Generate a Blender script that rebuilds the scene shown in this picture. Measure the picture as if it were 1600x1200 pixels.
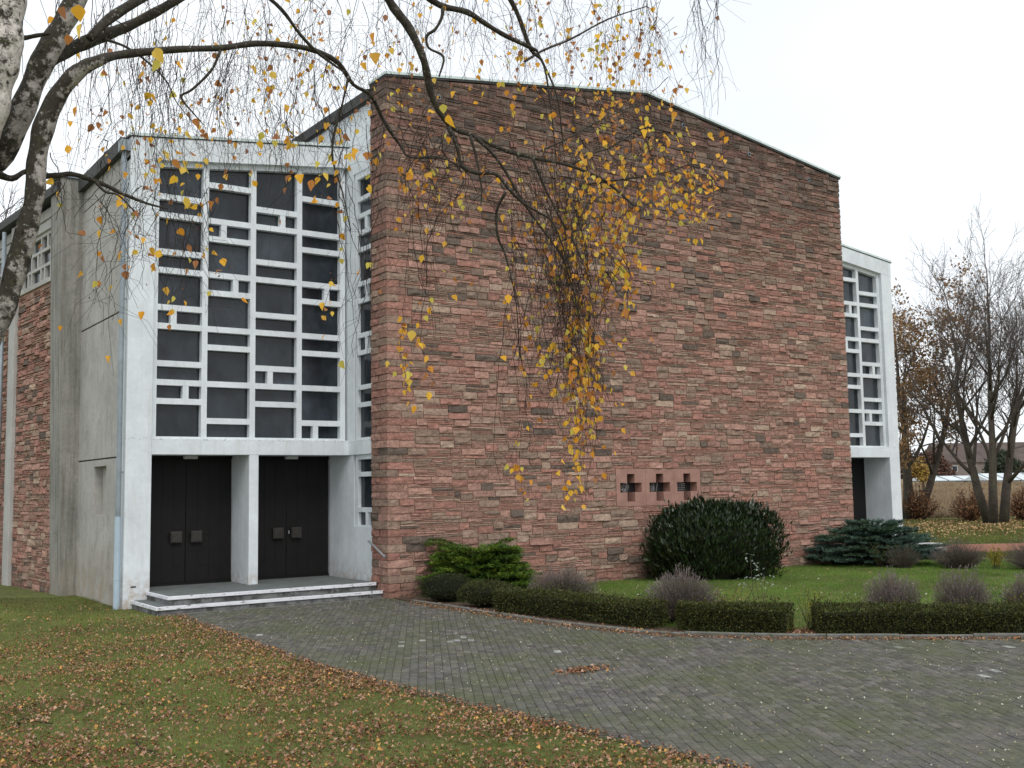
import bpy, math, random
import numpy as np
from mathutils import Matrix, Vector
R = math.radians
random.seed(7); rng = np.random.default_rng(7)
scn = bpy.context.scene
for o in list(bpy.data.objects): bpy.data.objects.remove(o)
COL = scn.collection

# ---------------------------------------------------------------- camera
CAM = np.array([-10.488, -19.653, 2.21])
RT = np.array([0.8229, -0.5680, -0.0158]); UP = np.array([-0.0410, -0.0870, 0.9954])
FW = np.cross(UP, RT); RT /= np.linalg.norm(RT); FW /= np.linalg.norm(FW); UP = np.cross(RT, FW)
FPX = 1688.41
cam = bpy.data.cameras.new('camera'); co = bpy.data.objects.new('camera', cam); COL.objects.link(co)
cam.sensor_width = 36; cam.lens = FPX / 1600 * 36; cam.clip_end = 6000; cam.clip_start = 0.1
co.matrix_world = Matrix(((RT[0], UP[0], -FW[0], CAM[0]), (RT[1], UP[1], -FW[1], CAM[1]), (RT[2], UP[2], -FW[2], CAM[2]), (0, 0, 0, 1)))
scn.camera = co

# ---------------------------------------------------------------- world, sun, exposure
SUN_EL, SUN_AZ = R(48), R(-165)          # azimuth measured from +Y towards +X
wd = bpy.data.worlds.new('World'); scn.world = wd; wd.use_nodes = True
wt = wd.node_tree; wt.nodes.clear()
sky = wt.nodes.new('ShaderNodeTexSky'); sky.sky_type = 'NISHITA'; sky.sun_disc = False
sky.sun_elevation = SUN_EL; sky.sun_rotation = SUN_AZ; sky.air_density = 1.0; sky.dust_density = 3.0
tc = wt.nodes.new('ShaderNodeTexCoord')
nz = wt.nodes.new('ShaderNodeTexNoise'); nz.inputs['Scale'].default_value = 2.2; nz.inputs['Detail'].default_value = 5
mp = wt.nodes.new('ShaderNodeMapping'); mp.inputs['Scale'].default_value = (1, 1, 2.5)
wt.links.new(tc.outputs['Generated'], mp.inputs[0]); wt.links.new(mp.outputs[0], nz.inputs['Vector'])
rp = wt.nodes.new('ShaderNodeValToRGB')
rp.color_ramp.elements[0].position = .3; rp.color_ramp.elements[0].color = (9.6, 10.1, 10.7, 1)
rp.color_ramp.elements[1].position = .7; rp.color_ramp.elements[1].color = (11.6, 12.0, 12.2, 1)
wt.links.new(nz.outputs['Fac'], rp.inputs[0])
mx = wt.nodes.new('ShaderNodeMixRGB'); mx.inputs[0].default_value = .9
wt.links.new(sky.outputs[0], mx.inputs[1]); wt.links.new(rp.outputs[0], mx.inputs[2])
bg = wt.nodes.new('ShaderNodeBackground'); bg.inputs[1].default_value = 0.108
wo = wt.nodes.new('ShaderNodeOutputWorld')
wt.links.new(mx.outputs[0], bg.inputs[0]); wt.links.new(bg.outputs[0], wo.inputs[0])
sl = bpy.data.lights.new('sun', 'SUN'); sl.energy = 1.2; sl.angle = R(20); sl.color = (1, .97, .93)
so = bpy.data.objects.new('sun', sl); COL.objects.link(so)
sd = Vector((math.sin(SUN_AZ) * math.cos(SUN_EL), math.cos(SUN_AZ) * math.cos(SUN_EL), math.sin(SUN_EL)))
so.rotation_euler = sd.to_track_quat('Z', 'Y').to_euler(); so.location = (0, -30, 40)
vs = scn.view_settings; vs.view_transform = 'Standard'; vs.look = 'None'; vs.gamma = 1; vs.use_curve_mapping = False
vs.exposure = 0.0
scn.cycles.max_bounces = 6; scn.cycles.transparent_max_bounces = 8

# ---------------------------------------------------------------- helpers
def at(px, py, t):                       # point at depth t (metres along the view axis) behind a spot of the photograph
    return CAM + t * ((px - 800) / FPX * RT - (py - 600) / FPX * UP + FW)
def onplane(px, py, ax, val):
    d = (px - 800) / FPX * RT - (py - 600) / FPX * UP + FW
    return CAM + d * ((val - CAM[ax]) / d[ax])
def gp(px, py): return onplane(px, py, 2, 0.0)
def pxarea(p):                           # pixels per metre at a point
    return FPX / max(0.5, float((np.asarray(p) - CAM) @ FW))

def setp(o, label=None, cat=None, group=None, kind=None):
    if label: o['label'] = label
    if cat: o['category'] = cat
    if group: o['group'] = group
    if kind: o['kind'] = kind
    return o
def empty(name, loc=(0, 0, 0), label=None, cat=None, group=None):
    o = bpy.data.objects.new(name, None); o.location = loc; o.empty_display_size = .2; COL.objects.link(o)
    return setp(o, label, cat, group)
def link(name, me, parent=None, loc=None):
    o = bpy.data.objects.new(name, me); COL.objects.link(o)
    if parent:
        o.parent = parent
        o.matrix_parent_inverse = Matrix.Identity(4)
        w = Vector(loc) if loc is not None else Vector((0, 0, 0))
        q = parent; off = Vector((0, 0, 0))
        while q: off += q.location; q = q.parent
        o.location = w - off
    elif loc is not None: o.location = loc
    return o
def rawmesh(name, V, F, mat, cols=None, smooth=False, mats=None, midx=None):
    """V (n,3); F: list of tuples or (m,k) array; cols (n,3) point colours"""
    me = bpy.data.meshes.new(name)
    V = np.asarray(V, dtype=np.float32)
    if isinstance(F, np.ndarray):
        m, k = F.shape
        me.vertices.add(len(V)); me.vertices.foreach_set('co', V.ravel())
        me.loops.add(m * k); me.loops.foreach_set('vertex_index', F.astype(np.int32).ravel())
        me.polygons.add(m); me.polygons.foreach_set('loop_start', np.arange(0, m * k, k, dtype=np.int32))
        me.polygons.foreach_set('loop_total', np.full(m, k, dtype=np.int32))
    else:
        me.from_pydata(V.tolist(), [], F)
    me.update(calc_edges=True)
    if cols is not None:
        a = me.attributes.new('Col', 'FLOAT_COLOR', 'POINT')
        c = np.ones((len(V), 4), dtype=np.float32); c[:, :3] = cols
        a.data.foreach_set('color', c.ravel())
    for mm in (mats or [mat]): me.materials.append(mm)
    if midx is not None: me.polygons.foreach_set('material_index', np.asarray(midx, dtype=np.int32))
    if smooth: me.polygons.foreach_set('use_smooth', np.ones(len(me.polygons), dtype=bool))
    me.validate()
    return me
class MB:
    def __init__(s): s.v = []; s.f = []; s.c = []; s.n = 0
    def add(s, V, F, c=(1, 1, 1)):
        s.v.append(np.asarray(V, float)); s.f += [tuple(i + s.n for i in f) for f in F]
        c = np.asarray(c, float); s.c.append(np.tile(c, (len(V), 1)) if c.ndim == 1 else c); s.n += len(V)
    def box(s, x0, x1, y0, y1, z0, z1, c=(1, 1, 1), xf=None):
        x0, x1 = sorted((x0, x1)); y0, y1 = sorted((y0, y1)); z0, z1 = sorted((z0, z1))
        V = [(x0, y0, z0), (x1, y0, z0), (x1, y1, z0), (x0, y1, z0), (x0, y0, z1), (x1, y0, z1), (x1, y1, z1), (x0, y1, z1)]
        if xf: V = [xf(*p) for p in V]
        s.add(V, [(0, 3, 2, 1), (4, 5, 6, 7), (0, 1, 5, 4), (1, 2, 6, 5), (2, 3, 7, 6), (3, 0, 4, 7)], c)
    def prism(s, poly, ax, a0, a1, c=(1, 1, 1)):
        """poly of 2-D points (the two other axes in order) extruded along ax"""
        n = len(poly); V = []
        for a in (a0, a1):
            for p in poly:
                q = [p[0], p[1]]; q.insert(ax, a); V.append(q)
        F = [tuple(range(n))[::-1], tuple(range(n, 2 * n))] + [(i, (i + 1) % n, n + (i + 1) % n, n + i) for i in range(n)]
        s.add(V, F, c)
    def tube(s, P, rad, sides=6, c=(1, 1, 1), cap=True):
        V, F = tube(P, rad, sides, cap); s.add(V, F, c)
    def build(s, name, mat, parent=None, smooth=False, bevel=0, loc=None):
        me = rawmesh(name, np.concatenate(s.v), s.f, mat, np.concatenate(s.c), smooth)
        if loc is not None: me.transform(Matrix.Translation(-Vector(loc)))
        o = link(name, me, parent, loc if loc is not None else (0, 0, 0))
        import bmesh
        bm = bmesh.new(); bm.from_mesh(me); bmesh.ops.recalc_face_normals(bm, faces=bm.faces); bm.to_mesh(me); bm.free()
        if bevel:
            b = o.modifiers.new('bevel', 'BEVEL'); b.width = bevel; b.segments = 2; b.limit_method = 'ANGLE'
        return o
def tube(P, rad, sides=6, cap=True):
    P = np.asarray(P, float); n = len(P); rad = np.broadcast_to(np.asarray(rad, float), (n,))
    T = np.gradient(P, axis=0); T /= np.linalg.norm(T, axis=1)[:, None] + 1e-12
    a = np.array([0, 0, 1.0]) if abs(T[0][2]) < .9 else np.array([1.0, 0, 0])
    N = np.cross(T[0], a); N /= np.linalg.norm(N)
    an = np.arange(sides) * 2 * np.pi / sides; V = np.zeros((n, sides, 3))
    for i in range(n):
        N = N - T[i] * (N @ T[i]); N /= np.linalg.norm(N) + 1e-12
        B = np.cross(T[i], N)
        V[i] = P[i] + rad[i] * (np.cos(an)[:, None] * N + np.sin(an)[:, None] * B)
    F = [(i * sides + j, i * sides + (j + 1) % sides, (i + 1) * sides + (j + 1) % sides, (i + 1) * sides + j) for i in range(n - 1) for j in range(sides)]
    if cap: F += [tuple(range(sides))[::-1], tuple((n - 1) * sides + j for j in range(sides))]
    return V.reshape(-1, 3), F
def smoothline(P, k=4):                  # Catmull-Rom through points
    P = np.asarray(P, float)
    if len(P) < 3: return P
    Q = np.vstack([2 * P[0] - P[1], P, 2 * P[-1] - P[-2]]); out = []
    for i in range(1, len(Q) - 2):
        for t in np.arange(k) / k:
            a, b, c, d = Q[i - 1], Q[i], Q[i + 1], Q[i + 2]
            out.append(.5 * (2 * b + (c - a) * t + (2 * a - 5 * b + 4 * c - d) * t * t + (3 * b - a - 3 * c + d) * t ** 3))
    out.append(P[-1]); return np.array(out)
def vnoise(x, y, scale, seed=0, oct=3):  # value noise about 0..1 on the ground plane
    x = np.asarray(x, float); y = np.asarray(y, float); out = np.zeros(x.shape); amp = 1; tot = 0
    for o in range(oct):
        g = np.random.default_rng(seed + o * 17).random((97, 97)); u = x * scale * 2 ** o + 1000.3; v = y * scale * 2 ** o + 1000.7; iu = np.floor(u).astype(int); iv = np.floor(v).astype(int); fu = u - iu; fv = v - iv
        fu = fu * fu * (3 - 2 * fu); fv = fv * fv * (3 - 2 * fv); a, b, c, d = g[iu % 97, iv % 97], g[(iu + 1) % 97, iv % 97], g[iu % 97, (iv + 1) % 97], g[(iu + 1) % 97, (iv + 1) % 97]
        out += amp * ((a * (1 - fu) + b * fu) * (1 - fv) + (c * (1 - fu) + d * fu) * fv); tot += amp; amp *= .6
    return out / tot
def unit(a): return a / (np.linalg.norm(a, axis=-1, keepdims=True) + 1e-12)

# ---------------------------------------------------------------- materials
def M(name, base=(.5, .5, .5), rough=.8, attr=False, noise=(), bump=(), spec=.3, metallic=0, transl=0, stretch=(1, 1, 1), extra=None):
    """noise: (scale, detail, low, high) multipliers of the colour; bump: (scale, detail, strength, distance)"""
    m = bpy.data.materials.new(name); m.use_nodes = True; t = m.node_tree; N = t.nodes; L = t.links
    bs = N['Principled BSDF']; bs.inputs['Roughness'].default_value = rough; bs.inputs['Metallic'].default_value = metallic
    bs.inputs['Specular IOR Level'].default_value = spec
    geo = N.new('ShaderNodeNewGeometry'); mpn = N.new('ShaderNodeMapping'); mpn.inputs['Scale'].default_value = stretch
    L.new(geo.outputs['Position'], mpn.inputs[0])
    if attr:
        at_ = N.new('ShaderNodeAttribute'); at_.attribute_name = 'Col'; c = at_.outputs['Color']
    else:
        rg = N.new('ShaderNodeRGB'); rg.outputs[0].default_value = (*base, 1); c = rg.outputs[0]
    for sc, de, lo, hi in noise:
        n = N.new('ShaderNodeTexNoise'); n.inputs['Scale'].default_value = sc; n.inputs['Detail'].default_value = de; n.inputs['Roughness'].default_value = .65
        L.new(mpn.outputs[0], n.inputs['Vector'])
        mr = N.new('ShaderNodeMapRange'); mr.inputs[1].default_value = .3; mr.inputs[2].default_value = .7; mr.inputs[3].default_value = lo; mr.inputs[4].default_value = hi
        L.new(n.outputs['Fac'], mr.inputs[0])
        v = N.new('ShaderNodeVectorMath'); v.operation = 'SCALE'; L.new(c, v.inputs[0]); L.new(mr.outputs[0], v.inputs['Scale']); c = v.outputs[0]
    if extra: c = extra(t, c, mpn.outputs[0], geo)
    L.new(c, bs.inputs['Base Color'])
    prev = None
    for sc, de, st, di in bump:
        n = N.new('ShaderNodeTexNoise'); n.inputs['Scale'].default_value = sc; n.inputs['Detail'].default_value = de
        L.new(mpn.outputs[0], n.inputs['Vector'])
        b = N.new('ShaderNodeBump'); b.inputs['Strength'].default_value = st; b.inputs['Distance'].default_value = di
        L.new(n.outputs['Fac'], b.inputs['Height'])
        if prev: L.new(prev, b.inputs['Normal'])
        prev = b.outputs[0]
    if prev: L.new(prev, bs.inputs['Normal'])
    if transl:
        tr = N.new('ShaderNodeBsdfTranslucent'); ms = N.new('ShaderNodeMixShader'); ms.inputs[0].default_value = transl
        L.new(c, tr.inputs['Color']); L.new(bs.outputs[0], ms.inputs[1]); L.new(tr.outputs[0], ms.inputs[2])
        L.new(ms.outputs[0], N['Material Output'].inputs['Surface'])
    return m
def stain(col, scale, lo, hi, zr=None, fac=1.0, stretch=None):
    """mix towards col where noise is high, optionally only in a height range (dirt, lichen, damp)"""
    def f(t, c, vec, geo):
        N, L = t.nodes, t.links
        n = N.new('ShaderNodeTexNoise'); n.inputs['Scale'].default_value = scale; n.inputs['Detail'].default_value = 8; n.inputs['Roughness'].default_value = .7
        if stretch:
            mp_ = N.new('ShaderNodeMapping'); mp_.inputs['Scale'].default_value = stretch; L.new(geo.outputs['Position'], mp_.inputs[0]); L.new(mp_.outputs[0], n.inputs['Vector'])
        else: L.new(vec, n.inputs['Vector'])
        r = N.new('ShaderNodeMapRange'); r.inputs[1].default_value = lo; r.inputs[2].default_value = hi; r.inputs[3].default_value = 0; r.inputs[4].default_value = fac
        L.new(n.outputs['Fac'], r.inputs[0]); k = r.outputs[0]
        if zr:
            sx = N.new('ShaderNodeSeparateXYZ'); L.new(geo.outputs['Position'], sx.inputs[0])
            q = N.new('ShaderNodeMapRange'); q.inputs[1].default_value = zr[0]; q.inputs[2].default_value = zr[1]; q.inputs[3].default_value = 1; q.inputs[4].default_value = 0
            L.new(sx.outputs['Z'], q.inputs[0])
            mu = N.new('ShaderNodeMath'); mu.operation = 'MULTIPLY'; L.new(k, mu.inputs[0]); L.new(q.outputs[0], mu.inputs[1]); k = mu.outputs[0]
            if len(zr) > 2:
                q2 = N.new('ShaderNodeMapRange'); q2.inputs[1].default_value = zr[2]; q2.inputs[2].default_value = zr[3]; L.new(sx.outputs['Z'], q2.inputs[0])
                mu2 = N.new('ShaderNodeMath'); mu2.operation = 'MULTIPLY'; L.new(k, mu2.inputs[0]); L.new(q2.outputs[0], mu2.inputs[1]); k = mu2.outputs[0]
        mm = N.new('ShaderNodeMixRGB'); L.new(k, mm.inputs[0]); L.new(c, mm.inputs[1]); mm.inputs[2].default_value = (*col, 1)
        return mm.outputs[0]
    return f
def chain(*fs):
    def f(t, c, vec, geo):
        for g in fs: c = g(t, c, vec, geo)
        return c
    return f
m_stone = M('sandstone', attr=True, rough=.93, noise=((9, 6, .68, 1.3), (45, 4, .8, 1.2)), bump=((16, 6, .9, .035), (70, 4, .5, .01)), spec=.15,
            extra=chain(stain((.085, .07, .058), 5.5, .55, .75, None, .6), stain((.065, .05, .042), 1.1, .25, .62, (11.4, 7.0), .82), stain((.05, .042, .038), 1.5, .42, .66, (11.6, 9.0), .75, (4, 4, .35)), stain((.10, .085, .06), 2.5, .4, .65, (.05, .55), .7)))
m_mortar = M('pink_mortar', (.50, .31, .24), .95, noise=((3, 4, .75, 1.15), (30, 3, .85, 1.1)), bump=((60, 3, .4, .01),), spec=.1)
m_slab = M('pink_sandstone_slab', (.36, .205, .165), .9, noise=((2.5, 5, .8, 1.15), (25, 4, .9, 1.08)), bump=((50, 4, .3, .004),), spec=.15)
m_white = M('white_paint', (.73, .77, .80), .75, noise=((1.6, 5, .86, 1.05), (14, 5, .95, 1.04)), bump=((40, 4, .25, .006),), spec=.25,
            extra=chain(stain((.42, .34, .26), 6, .42, .62, (.25, .75), .8), stain((.22, .21, .17), 22, .52, .62, (3.27, 3.31, 3.22, 3.27), .8), stain((.5, .5, .48), 1.6, .5, .75, None, .5, (4, 4, .35))))
m_conc = M('weathered_concrete', (.45, .435, .41), .9, noise=((1.2, 6, .8, 1.12), (18, 5, .88, 1.08)), bump=((30, 5, .4, .01),), spec=.2,
           extra=chain(stain((.34, .27, .19), 3, .35, .6, (.3, 1.3), .75), stain((.19, .185, .17), 1.6, .48, .72, None, .4, (5, 5, .3)), stain((.17, .165, .15), 2.2, .52, .7, None, .4), stain((.16, .18, .10), 7, .62, .74, None, .4)))
m_fin = M('stained_fin_concrete', (.31, .30, .275), .92, noise=((1.2, 6, .75, 1.15), (18, 5, .85, 1.1)), bump=((30, 5, .4, .01),), spec=.2, extra=chain(stain((.34, .27, .19), 3, .35, .6, (.2, 1.0), .6), stain((.09, .09, .075), 1.6, .45, .68, None, .75, (6, 6, .3)), stain((.10, .12, .06), 5, .55, .7, None, .5)))
m_conc_pale = M('pale_concrete', (.47, .46, .44), .9, noise=((1.2, 6, .85, 1.1), (18, 5, .9, 1.06)), bump=((30, 5, .3, .008),), spec=.2, extra=stain((.3, .29, .26), 1.6, .5, .75, None, .6, (5, 5, .3)))
m_joint = M('dark_joint', (.03, .03, .03), .9)
m_door = M('dark_bronze_door', (.005, .0045, .0042), .65, noise=((3, 4, .7, 1.3),), bump=((25, 3, .1, .003),), spec=.3)
m_handle = M('patinated_bronze', (.05, .045, .04), .5, noise=((30, 4, .6, 1.5),), bump=((45, 3, .6, .006),), spec=.5, metallic=.6)
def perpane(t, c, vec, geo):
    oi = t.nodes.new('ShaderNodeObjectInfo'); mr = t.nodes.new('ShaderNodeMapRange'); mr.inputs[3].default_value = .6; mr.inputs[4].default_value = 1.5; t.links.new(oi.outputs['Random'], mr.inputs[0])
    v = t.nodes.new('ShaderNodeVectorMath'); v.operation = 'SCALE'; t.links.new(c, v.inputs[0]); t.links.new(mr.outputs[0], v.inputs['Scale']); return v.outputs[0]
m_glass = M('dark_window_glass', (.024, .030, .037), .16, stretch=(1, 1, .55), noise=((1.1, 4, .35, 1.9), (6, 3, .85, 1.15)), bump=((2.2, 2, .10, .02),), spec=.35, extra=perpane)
m_roof = M('dark_roof_edge', (.05, .052, .05), .7, noise=((4, 4, .7, 1.3),), spec=.3)
m_copper = M('pale_copper_flashing', (.62, .70, .69), .55, noise=((3, 4, .85, 1.1),), spec=.4)
m_zinc = M('zinc', (.27, .31, .34), .5, noise=((3, 5, .8, 1.15),), spec=.5, metallic=.3)
m_pipe = M('pale_blue_pipe', (.42, .52, .60), .5, noise=((3, 5, .88, 1.08),), spec=.4)
m_steel = M('brushed_steel', (.62, .62, .64), .35, metallic=.8, spec=.5)
m_step = M('grey_step_stone', (.135, .15, .145), .8, noise=((3, 5, .8, 1.2), (30, 4, .85, 1.15)), bump=((50, 4, .3, .004),))
m_nose = M('worn_white_nosing', (.78, .78, .82), .8, noise=((4, 5, .85, 1.05),), extra=chain(stain((.06, .055, .05), 3.2, .57, .65, None, .95, (2.5, 2.5, 9)),))
m_riser = M('dirty_riser', (.20, .20, .20), .9, noise=((3, 5, .6, 1.3),), extra=stain((.05, .048, .045), 4, .45, .6, None, .9))
m_black = M('dark_void', (.008, .007, .007), .8)
m_grille = M('wrought_metal', (.22, .21, .20), .5, metallic=.4, noise=((40, 3, .7, 1.3),))
m_lamp = M('lamp_housing', (.6, .6, .58), .5)
m_paver = M('concrete_paver', attr=True, rough=.9, noise=((6, 5, .7, 1.3), (45, 4, .62, 1.38)), bump=((90, 4, .4, .004),), spec=.2,
            extra=chain(stain((.085, .098, .042), .8, .42, .66, None, .75), stain((.03, .028, .028), 14, .6, .7, None, .5)))
m_bed = M('mossy_sand_joint', (.075, .076, .058), .95, noise=((8, 4, .5, 1.6),), extra=stain((.06, .075, .025), 3, .45, .6))
m_kerb = M('old_kerb_stone', (.16, .155, .14), .9, noise=((6, 5, .7, 1.25), (40, 4, .8, 1.2)), bump=((30, 4, .5, .01),), extra=stain((.07, .085, .04), 5, .5, .65, None, .7))
m_lawn = M('lawn_soil', (.11, .125, .04), .95, noise=((.5, 6, .7, 1.35), (9, 6, .55, 1.5)), bump=((20, 5, .8, .03),), spec=.1, extra=stain((.13, .10, .05), .7, .5, .7, None, .6))
m_field = M('dry_field', (.28, .215, .14), .95, noise=((.05, 4, .85, 1.15), (2, 5, .8, 1.2)), spec=.05, stretch=(1, 1, 1))
m_redpath = M('red_gravel', (.27, .125, .085), .95, noise=((1, 5, .8, 1.15), (25, 4, .8, 1.2)), spec=.1)
m_grass = M('grass_blades', attr=True, rough=.7, spec=.2, transl=.3)
m_leaf = M('birch_leaf', attr=True, rough=.6, spec=.25, transl=.5)
m_dead = M('fallen_leaf', attr=True, rough=.8, spec=.15, transl=.1)
m_bush = M('shrub_leaf', attr=True, rough=.55, spec=.3, transl=.15)
m_laurel = M('glossy_leaf', attr=True, rough=.3, spec=.55, transl=.08)
m_twig = M('twig_bark', attr=True, rough=.85, spec=.15)
m_dry = M('dry_stems', attr=True, rough=.9, spec=.1, transl=.15)
m_bark = M('grey_bark', (.10, .082, .07), .95, noise=((1.5, 5, .65, 1.35), (12, 5, .7, 1.3)), bump=((8, 5, .8, .03),), spec=.1, extra=stain((.09, .10, .05), 1.5, .5, .7, None, .6))
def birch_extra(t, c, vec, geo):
    """pale smooth bark below, dark mossy crust with lichen flecks, crust denser on faces turned up and left"""
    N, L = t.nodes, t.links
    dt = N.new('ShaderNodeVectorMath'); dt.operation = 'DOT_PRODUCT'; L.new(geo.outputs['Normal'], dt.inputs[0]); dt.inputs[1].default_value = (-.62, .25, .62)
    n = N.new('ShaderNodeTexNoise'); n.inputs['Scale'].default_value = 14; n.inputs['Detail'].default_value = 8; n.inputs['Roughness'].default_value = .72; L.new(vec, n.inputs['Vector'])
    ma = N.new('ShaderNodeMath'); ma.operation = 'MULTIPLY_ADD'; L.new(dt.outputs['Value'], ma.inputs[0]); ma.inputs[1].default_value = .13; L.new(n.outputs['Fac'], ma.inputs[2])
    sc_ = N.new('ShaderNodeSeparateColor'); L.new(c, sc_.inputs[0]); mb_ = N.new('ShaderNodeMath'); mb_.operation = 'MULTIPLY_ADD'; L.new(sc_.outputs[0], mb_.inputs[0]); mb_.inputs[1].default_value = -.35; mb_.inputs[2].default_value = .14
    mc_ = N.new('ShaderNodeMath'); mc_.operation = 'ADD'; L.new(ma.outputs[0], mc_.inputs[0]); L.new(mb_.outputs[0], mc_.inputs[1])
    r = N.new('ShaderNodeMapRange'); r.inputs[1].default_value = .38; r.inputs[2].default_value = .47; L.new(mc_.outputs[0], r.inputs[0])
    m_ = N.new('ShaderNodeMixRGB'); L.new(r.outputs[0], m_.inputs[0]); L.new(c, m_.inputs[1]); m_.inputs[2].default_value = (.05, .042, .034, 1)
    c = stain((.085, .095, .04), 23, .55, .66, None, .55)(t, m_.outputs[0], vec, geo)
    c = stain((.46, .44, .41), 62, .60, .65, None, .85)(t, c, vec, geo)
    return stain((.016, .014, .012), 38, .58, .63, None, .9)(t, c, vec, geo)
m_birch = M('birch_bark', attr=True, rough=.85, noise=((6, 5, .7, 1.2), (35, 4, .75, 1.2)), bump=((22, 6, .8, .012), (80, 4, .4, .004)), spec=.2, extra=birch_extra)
m_tile = M('brown_roof_tiles', (.115, .09, .082), .9, noise=((.6, 4, .75, 1.2),), spec=.1)  # distance haze is mixed into the brown of the tiles
m_far = M('far_rendered_wall', (.22, .19, .17), .9, noise=((.5, 4, .85, 1.1),), spec=.1)
m_gh = M('greenhouse_glass', (.62, .68, .70), .35, noise=((.3, 3, .85, 1.1),), spec=.5)

# ---------------------------------------------------------------- ground
W, DY, PX = 14.685, 1.811, 4.739
FH = np.array([FW[0], FW[1], 0]); FH /= np.linalg.norm(FH); RH = np.array([FH[1], -FH[0], 0])
def dl(dep, lat, z): return CAM * np.array([1, 1, 0]) + FH * dep + RH * lat + np.array([0, 0, z])
def strips(name, rows, mat):
    lat = np.linspace(-1, 1, 25); V = []; F = []
    for dep, half, z in rows:
        for a in lat: V.append(dl(dep, a * half, z))
    n = len(lat)
    for i in range(len(rows) - 1):
        for j in range(n - 1): F.append((i * n + j, i * n + j + 1, (i + 1) * n + j + 1, (i + 1) * n + j))
    o = link(name, rawmesh(name, V, F, mat)); setp(o, kind='structure'); return o
strips('lawn', [(-40, 120, 0), (0, 120, 0), (20, 120, 0), (40, 160, 0), (64, 220, 0)], m_lawn)
strips('field', [(63.9, 220, -.01), (80, 260, .35), (110, 320, 1.15), (150, 420, 2.35), (220, 600, 3.2), (500, 1200, 4), (3000, 4000, 4)], m_field)
# red side path at the far right
rp_ = [(17.6, 1.5), (21.5, -.97), (40, -13), (43, -9.5), (25.3, 1.3), (20.7, 4.2)]
o = link('red_path', rawmesh('red_path', [(x, y, .005) for x, y in rp_], [tuple(range(6))], m_redpath)); setp(o, kind='structure')

# ---------------------------------------------------------------- paved path
EDGE = np.array([(0.02, -.05), (.0, -1.3), (.03, -3.1), (.06, -5.2), (.42, -7.3), (1.0, -8.3), (1.6, -9.05), (2.67, -10.0), (3.96, -11.1), (6.5, -13.3), (10, -16.2)])
EDGEs = smoothline(np.c_[EDGE, np.zeros(len(EDGE))], 6)[:, :2]
LEFT = np.array([(-4.18, 1.5), (-4.25, .2), (-4.45, -2.3), (-4.62, -5), (-4.7, -6.7), (-4.62, -9.2), (-4.4, -11.2), (-4.25, -13), (-4.2, -14.5), (-4.2, -24)])
def inpath(x, y, marg=0.0):
    ex = np.interp(-y, -EDGEs[:, 1], EDGEs[:, 0]); lx = np.interp(-y, -LEFT[:, 1], LEFT[:, 0])
    return (x > lx + marg) & (x < ex - marg)
ys = np.linspace(.18, -22, 60)
PV = []; 
for y in ys:
    ex = np.interp(-y, -EDGEs[:, 1], EDGEs[:, 0]); lx = np.interp(-y, -LEFT[:, 1], LEFT[:, 0]); PV += [(lx, y, .004), (min(ex, 14), y, .004)]
path = link('path', rawmesh('path', PV, [(2 * i, 2 * i + 1, 2 * i + 3, 2 * i + 2) for i in range(len(ys) - 1)], m_bed)); setp(path, kind='structure')
LP, WP = .200, .100
ang = R(60)
gr, gc = np.meshgrid(np.arange(-330, 331), np.arange(-170, 171)); u = gc * LP + np.where(gr % 2 == 0, 0, .5 * LP); v_ = gr * WP
pav = np.stack([u * math.cos(ang) - v_ * math.sin(ang), u * math.sin(ang) + v_ * math.cos(ang) - 8], -1).reshape(-1, 2)
pav = pav[(pav[:, 1] < .05) & (pav[:, 1] > -19) & inpath(pav[:, 0], pav[:, 1], .05) & (pav[:, 0] < 9)]
d_ = pav - CAM[:2]; depth = d_ @ FW[:2]; lat = d_ @ RT[:2]
vis = (depth > 6.5) & (np.abs(lat) < depth * .5 + .6) & ((lat < depth * .5)); pav = pav[vis]; depth = depth[vis]
PCOL = [(.112, .105, .098), (.122, .115, .105), (.10, .095, .09), (.115, .109, .094), (.128, .117, .104), (.106, .103, .084)]
def paver_geo(col, dz, tilt=(0, 0)):
    a, b, e = LP / 2 - .0022, WP / 2 - .0022, .004; z1 = .0095 + dz
    V = [(-a, -b, .001), (a, -b, .001), (a, b, .001), (-a, b, .001), (-a, -b, z1 - .003), (a, -b, z1 - .003), (a, b, z1 - .003), (-a, b, z1 - .003),
         (-a + e, -b + e, z1), (a - e, -b + e, z1), (a - e, b - e, z1), (-a + e, b - e, z1)]
    V = np.array(V); V[8:, 2] += V[8:, 0] * tilt[0] + V[8:, 1] * tilt[1]; V[4:8, 2] += V[4:8, 0] * tilt[0] + V[4:8, 1] * tilt[1]
    F = [(8, 9, 10, 11)] + [(i, (i + 1) % 4, 4 + (i + 1) % 4, 4 + i) for i in range(4)] + [(4 + i, 4 + (i + 1) % 4, 8 + (i + 1) % 4, 8 + i) for i in range(4)]
    return V, F
pmesh = [rawmesh('paver', *paver_geo(None, random.uniform(-.002, .003), (random.uniform(-.02, .02), random.uniform(-.03, .03))), m_paver, np.tile(PCOL[i % 6], (12, 1))) for i in range(12)]
order = np.argsort(depth); near = order[:300]; rest = order[300:]
for i in near:
    o = link('paver', random.choice(pmesh), path, (pav[i][0], pav[i][1], .004)); o.rotation_euler = (0, 0, ang + R(random.uniform(-.6, .6)))
V0, F0 = paver_geo(None, 0)
n = len(rest); ca, sa = math.cos(ang), math.sin(ang)
VV = np.tile(V0, (n, 1, 1)); tx = rng.normal(0, .012, n); ty = rng.normal(0, .018, n)
VV[:, 4:, 2] += VV[:, 4:, 0] * tx[:, None] + VV[:, 4:, 1] * ty[:, None] + rng.uniform(-.002, .003, n)[:, None]
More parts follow.
